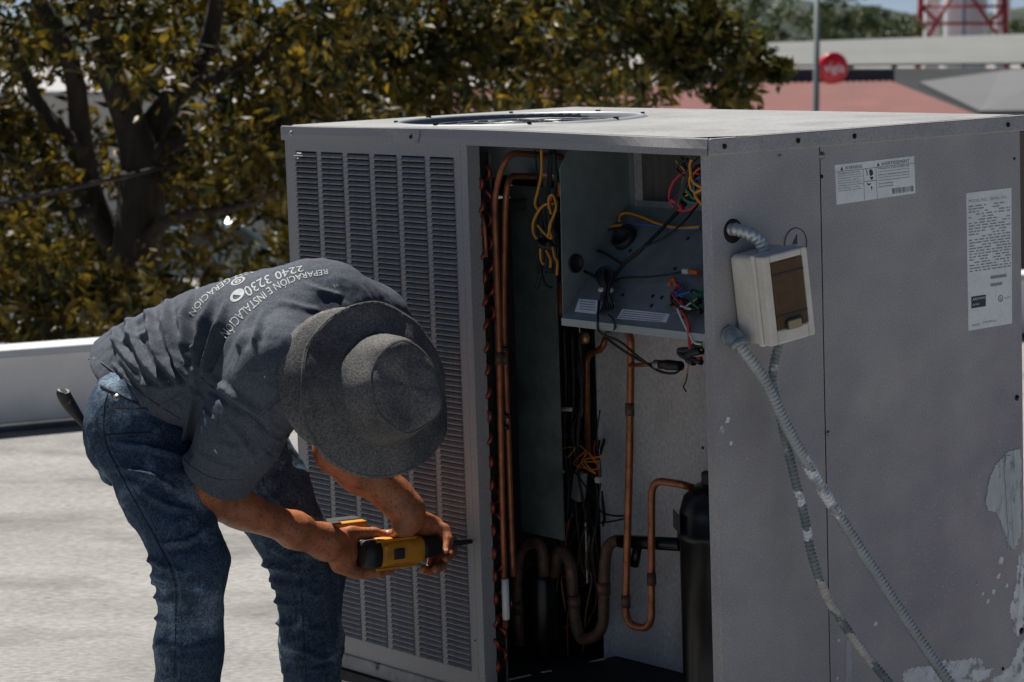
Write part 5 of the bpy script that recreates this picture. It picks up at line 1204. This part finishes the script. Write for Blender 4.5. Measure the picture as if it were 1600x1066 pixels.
# second tree whose crown hangs behind the unit
bB = P(760, 640, 17); bB.z = GZ
limbsB = [([bB, P(770, 400, 17), P(790, 200, 17), P(800, 60, 17)], .12, .07), ([P(790, 170, 17), P(900, 90, 17), P(1040, 60, 17.2)], .05, .02), ([P(788, 200, 17), P(690, 120, 17), P(590, 90, 16.8)], .05, .02), ([P(800, 80, 17), P(860, -60, 17), P(900, -160, 17)], .05, .02)]
def gapB(q):
    x, y = pxof(q)
    if y > 150 + 25 * math.sin(x * .021): return False
    if x > 1150 + 30 * math.sin(y * .06): return False
    return not (690 < x < 760 and 10 < y < 60)
clB = blob(P(820, -10, 17.0), (1.75, 1.0, 1.0), 165, 7, cond=gapB, cr=(.2, .36)) + blob(P(1090, 90, 17.0), (.42, .4, .32), 30, 8, cr=(.12, .2)) + blob(P(1195, 105, 16.9), (.13, .12, .09), 6, 9, cr=(.07, .11)) + blob(P(620, 110, 16.5), (.8, .5, .3), 24, 10, cond=gapB)
tree('shade_tree', 'broad yellow-green tree crown hanging above the top of the air conditioner', limbsB, clB, 90, .044, leafB, 15, bB)
# shrubs beyond the kerb wall
for k, (px, py, dd, rx, rz_, nn) in enumerate(((60, 480, 14.0, .6, .45, 20), (330, 505, 14.6, .55, .35, 11), (470, 360, 18, .5, .7, 24))):
    c = P(px, py, dd); b_ = Vector((c.x, c.y, GZ))
    tree('tall_shrub', ('dense tall shrub at the far left beyond the kerb wall', 'loose tall shrub just beyond the kerb wall, right of the tree trunk', 'tall shrub partly hidden behind the left corner of the air conditioner')[k],
         [([b_, c], .07, .03)], blob(c, (rx, .5, rz_), nn, 30 + k, cr=(.14, .28)), 90, .045, leafA if k != 2 else leafB, 40 + k, b_, cat='shrub')
MB().tube(smooth_path([P(-60, 330, 13.0), P(250, 262, 14.5), P(480, 188, 16), P(620, 172, 17.5), P(900, 150, 20)], 6), .012, 6).build('overhead_cable', rubber)
tag(bpy.data.objects['overhead_cable'], 'thin black cable strung through the trees', 'cable')

# --- houses and parked cars glimpsed through the leaves
def house(px0, px1, py_top, d, depth, colr, label_, roofc):
    a, b = P(px0, py_top, d), P(px1, py_top, d); top = a.z
    t = thing('house', label_, 'house', Matrix.Translation((a.x, a.y, GZ)), world=True)
    MB().box((a.x, a.y, GZ), (b.x, a.y + depth, top)).build('wall', mat(label_[:12] + '_wall', colr, .85, var=.1, vscale=.6), t)
    MB().hull8([(a.x - .3, a.y - .4, top + .004), (b.x + .3, a.y - .4, top + .004), (b.x + .3, a.y + depth, top + .004), (a.x - .3, a.y + depth, top + .004)], [(a.x - .3, a.y - .4, top + .12), (b.x + .3, a.y - .4, top + .12), (b.x + .3, a.y + depth, top + .6), (a.x - .3, a.y + depth, top + .6)]).build('roof', roofc, t)
    n = max(2, int((b.x - a.x) / 2.6)); gl = mat('window_glass', (.03, .04, .05), .15)
    for k in range(n):
        x = a.x + (k + .5) * (b.x - a.x) / n; wn = MB().box((x - .55, a.y - .05, top - 2.0), (x + .55, a.y + .02, top - .9)).build('window', mat('window_frame', (.5, .5, .5), .6), t)
        MB().box((x - .49, a.y - .06, top - 1.94), (x + .49, a.y - .04, top - .96)).build('pane', gl, wn)
house(-60, 330, 150, 70, 8, (.50, .50, .48), 'pale rendered house behind the big tree at the left', mat('grey_roof', (.32, .32, .33), .7))
house(380, 760, 168, 62, 8, (.42, .40, .38), 'pale flat-roofed house seen through the leaves behind the unit', mat('grey_roof', (.32, .32, .33), .7))
def car(px, py, rot_, colr, label_):
    d = (CAM.z - GZ) * F / (py - 48); c = P(px, py, d); c.z = GZ
    M = Matrix.Translation(c) @ Matrix.Rotation(rot_, 4, 'Z'); t = thing('parked_car', label_, 'car', M, 'cars parked in the street')
    pb = mat('car_' + label_[:10], colr, .25, .1, coat=.6); gl = mat('car_glass', (.02, .03, .035), .08)
    prof = [(-2.1, .35), (-2.15, .75), (-1.95, .92), (-1.1, 1.0), (-.45, 1.42), (.9, 1.45), (1.6, 1.02), (2.1, .92), (2.15, .4)]
    MB().prism([(x, -.82, z) for x, z in prof], (0, 1.64, 0)).build('body', pb, t, bevel=.08, bseg=3)
    for s in (-1, 1):
        MB().prism([(x, s * .825, z) for x, z in ((-.95, 1.02), (-.42, 1.36), (.2, 1.38), (.2, 1.02))], (0, s * .012, 0)).build('side_window', gl, t); MB().prism([(x, s * .825, z) for x, z in ((.28, 1.02), (.28, 1.38), (.85, 1.37), (1.3, 1.04))], (0, s * .012, 0)).build('side_window', gl, t)
        for x in (-1.35, 1.3):
            wv = MB().lathe([(.0, .1), (.20, .1), (.32, .09), (.33, 0), (.32, -.09)], (x, s * .76, .33), (1, 0, 0), (0, 0, 1), (0, s, 0), 20).build('wheel', mat('tyre', (.02, .02, .02), .8), t)
            MB().lathe([(0, .115), (.19, .112), (.2, .10)], (x, s * .76, .33), (1, 0, 0), (0, 0, 1), (0, s, 0), 16).build('rim', mat('car_rim', (.45, .45, .46), .3, .8), wv)
    MB().hull8([(-1.08, -.68, 1.03), (-1.08, .68, 1.03), (-1.06, .68, 1.02), (-1.06, -.68, 1.02)], [(-.50, -.6, 1.405), (-.50, .6, 1.405), (-.48, .6, 1.40), (-.48, -.6, 1.40)]).build('windscreen', gl, t)
    for s in (-1, 1): MB().box((-2.17, s * .62 - .16, .68), (-2.1, s * .62 + .16, .82)).build('headlight', mat('headlight', (.7, .7, .7), .1), t, bevel=.03)
car(420, 432, 1.2, (.42, .45, .47), 'silver car glimpsed just left of the unit above the shirt'); car(70, 520, .3, (.55, .55, .54), 'white car half hidden behind leaves at the far left'); car(300, 455, .5, (.10, .16, .20), 'dark teal car glimpsed between tree trunk and unit')

# --- red-roofed shop, long grey roofs, round sign, lattice tower
def sheet(name, A, B, C, Dd, m, parent, ribs=0, amp=.03):
    """corrugated roof between four corners A B (top) C D (bottom)"""
    b = MB(); n = max(2, ribs * 4)
    A, B, C, Dd = map(Vector, (A, B, C, Dd)); nn = (B - A).cross(Dd - A).normalized()
    if nn.z < 0: nn = -nn
    for j in range(2):
        for i in range(n + 1):
            t = i / n; q = A.lerp(B, t) if j == 0 else Dd.lerp(C, t); b.v.append(q + nn * (amp * math.sin(2 * math.pi * ribs * t)))
    for i in range(n): b.f.append((i, i + 1, n + 2 + i, n + 1 + i)); b.sm.append(False)
    o = b.build(name, m, parent); md = o.modifiers.new('s', 'SOLIDIFY'); md.thickness = .05; md.offset = -1 if True else 1
    return o
redr = mat('red_roof', (0.105, 0.018, 0.015), 0.75, var=.18, vscale=.8, col2=(.125, .027, .022), c2scale=.9)
greyr = mat('grey_roof_sheet', (0.125, 0.132, 0.127), 0.6, var=.12, vscale=.3)
A, B, C, Dd = P(690, 141, 60), P(1396, 131, 60), P(1560, 196, 51), P(690, 200, 51)
t = thing('shop_building', 'shop with a red roof and dark upper wall under the round sign', 'building', Matrix.Translation((A.x, A.y, GZ)), world=True)
sheet('roof', A, B, C, Dd, redr, t, 70, .03)
MB().box((A.x, Dd.y + .3, GZ), (B.x - .4, A.y - .2, Dd.z - .4)).build('wall', mat('shop_wall', (.4, .38, .34), .8), t)
a, b_ = P(1090, 132, 60.4), P(1394, 108, 60.4); MB().box((a.x, 60.3, a.z - .6), (b_.x, 60.8, b_.z)).build('upper_wall', mat('dark_fascia', (.055, .075, .085), .6, var=.15, vscale=1), t)
A, B, C, Dd = P(1120, 72, 84), P(1640, 54, 84), P(1640, 101, 63), P(1120, 106, 63)
t = thing('long_warehouse', 'long warehouse with pale grey metal roof behind the red-roofed shop', 'building', Matrix.Translation((Dd.x, Dd.y, GZ)), world=True)
sheet('roof', A, B, C, Dd, greyr, t, 2, .0); q0, q1 = P(1397, 106, 64), P(1640, 150, 64); MB().box((Dd.x + .5, 64.0, GZ), (q1.x, 64.3, Dd.z - .02)).build('wall', mat('white_wall', (.55, .57, .56), .8), t)
A, B, C, Dd = P(1560, 117, 60), P(1680, 104, 60), P(1680, 178, 53), P(1530, 180, 53)
t = thing('annex', 'low annex with a plain blue-grey hipped roof at the right edge', 'building', Matrix.Translation((Dd.x, Dd.y, GZ)), world=True)
gr2 = mat('annex_roof', (.08, .084, .092), .7, var=.1, vscale=.6)
rb = MB(); pts = [P(1436, 134, 58), P(1562, 117, 60), P(1690, 104, 60), P(1690, 178, 53), P(1532, 180, 53)]; rb.add(pts, [(0, 1, 2, 3, 4)]); o = rb.build('roof', gr2, t); md = o.modifiers.new('s', 'SOLIDIFY'); md.thickness = .08
MB().box((P(1545, 200, 54).x, 54, GZ), (P(1690, 200, 54).x, 59, P(1600, 182, 53).z - .3)).build('wall', mat('annex_wall', (.16, .13, .11), .8), t)
# street lamp pole and the round sign
pb_ = P(1274.6, 200, 50); pole = thing('lamp_post', 'slim grey-green post standing in front of the red roof', 'post', Matrix.Translation((pb_.x, pb_.y, GZ)), world=True)
pm = mat('post_paint', (.17, .21, .21), .5, .3); ptop = P(1274.6, -60, 50)
MB().tube([(pb_.x, pb_.y, GZ), (pb_.x, pb_.y, GZ + 2), (pb_.x, pb_.y, ptop.z)], [.075, .065, .05], 10).build('shaft', pm, pole); MB().tube([(pb_.x, pb_.y, GZ), (pb_.x, pb_.y, GZ + .3)], .12, 10).build('base', pm, pole)
sc_ = P(1301, 107, 51.5); SGN = thing('round_sign', 'red round shop sign with white lettering', 'sign', Matrix.Translation(sc_), world=True)
sd = (RC @ Vector((.35, -.93, 0))).normalized(); sx = Vector((-sd.y, sd.x, 0)).normalized(); sz = Vector((0, 0, 1)); 
if sx.dot(RC @ Vector((1, 0, 0))) < 0: sx = -sx
R_ = .285
redm = mat('sign_red', (.60, .008, .022), .35, coat=.3); whm = mat('sign_white', (.9, .88, .92), .5)
MB().lathe([(0, .07), (R_ * .96, .07), (R_, .06), (R_, -.06), (R_ * .96, -.07), (0, -.07)], sc_, sx, sz, sd, 40).build('disc', redm, SGN)
me = text_mesh('vigía', .235, 'CENTER', .002); co = np.empty(len(me.vertices) * 3); me.vertices.foreach_get('co', co); co = co.reshape(-1, 3)
me.vertices.foreach_set('co', np.array([tuple(sc_ + sx * (x * 1.0) + sz * (y + .0) + sd * (.073 + z)) for x, y, z in co]).ravel()); me.update(); link('lettering', me, whm, SGN)
MB().lathe([(0, .076), (.022, .076), (.022, .072)], sc_ - sx * .06 + sz * .105, sx, sz, sd, 12).build('accent_dot', mat('sign_orange', (.7, .25, .02), .5), SGN)
MB().tube([sc_ - sd * .05, sc_ - sd * .05 - sx * .33], .03, 8).build('bracket', pm, SGN)
# tower
tw = thing('lattice_tower', 'red and white lattice tower with a pale tank shaft far behind the roofs', 'tower', Matrix.Translation((P(1505, 60, 200).x, P(1505, 60, 200).y, GZ)), world=True)
tr_ = mat('tower_red', (.30, .02, .03), .6); twh = mat('tower_white', (.62, .63, .65), .6); TD = 200
def TW(px, py, back=0): return P(px, py, TD + back)
for b0 in (0, 5.5):
    for x0_, x1_ in ((1433, 1443), (1578, 1566)):
        MB().tube([Vector((TW(x0_, 60, b0).x, TW(x0_, 60, b0).y, GZ)), TW(x1_, -90, b0)], .24, 6).build('leg', tr_, tw)
    for py in (10, 37, 62):
        MB().tube([TW(1436, py, b0), TW(1574, py, b0)], .12, 6).build('girder', tr_, tw)
    for q in (((1490, -10), (1440, 75)), ((1515, -10), (1572, 75)), ((1440, 10), (1470, 40)), ((1572, 10), (1545, 37))):
        MB().tube([TW(*q[0], b0), TW(*q[1], b0)], .15, 6).build('brace', tr_, tw)
tk = TW(1508, 60, 3); MB().lathe([(1.55, GZ), (1.55, 20)], (tk.x, tk.y, 0), seg=24).build('tank_shaft', twh, tw)
MB().tube([Vector((TW(1507, 60, 0).x, TW(1507, 60, 0).y - .0, GZ)), TW(1507, -90, 0)], .12, 6).build('riser_pipe', mat('riser_blue', (.12, .22, .36), .5), tw)
for x0_ in (1446, 1556): MB().box((TW(x0_, 60, 8).x, TW(x0_, 60, 8).y, GZ), (TW(x0_ + 22, 60, 8).x, TW(x0_ + 22, 60, 8).y + 1, 18)).build('white_panel', twh, tw)
# far trees over the roofs
for k, (px, py, dd, rx, rz_, nn) in enumerate(((1215, 20, 115, 3.2, 1.6, 60), (1330, 42, 120, 2.6, 1.0, 50), (1398, 52, 125, 1.4, .6, 24), (1150, 55, 110, 1.6, .8, 20), (1600, 60, 125, 1.1, .75, 18))):
    c = P(px, py, dd); b_ = Vector((c.x, c.y, GZ))
    tree('far_tree', ('tallest dark green tree above the grey roof', 'rounded sunlit tree above the grey roof, left of the tower', 'small round tree touching the left leg of the tower', 'dark tree at the left end of the long grey roof', 'little tree at the extreme right beyond the tower')[k],
         [([b_, c], .22, .1)], blob(c, (rx, 1.6, rz_), nn, 60 + k, cr=(.35, .7)), 70, .12, leafC, 70 + k, b_, group='trees far beyond the roofs')
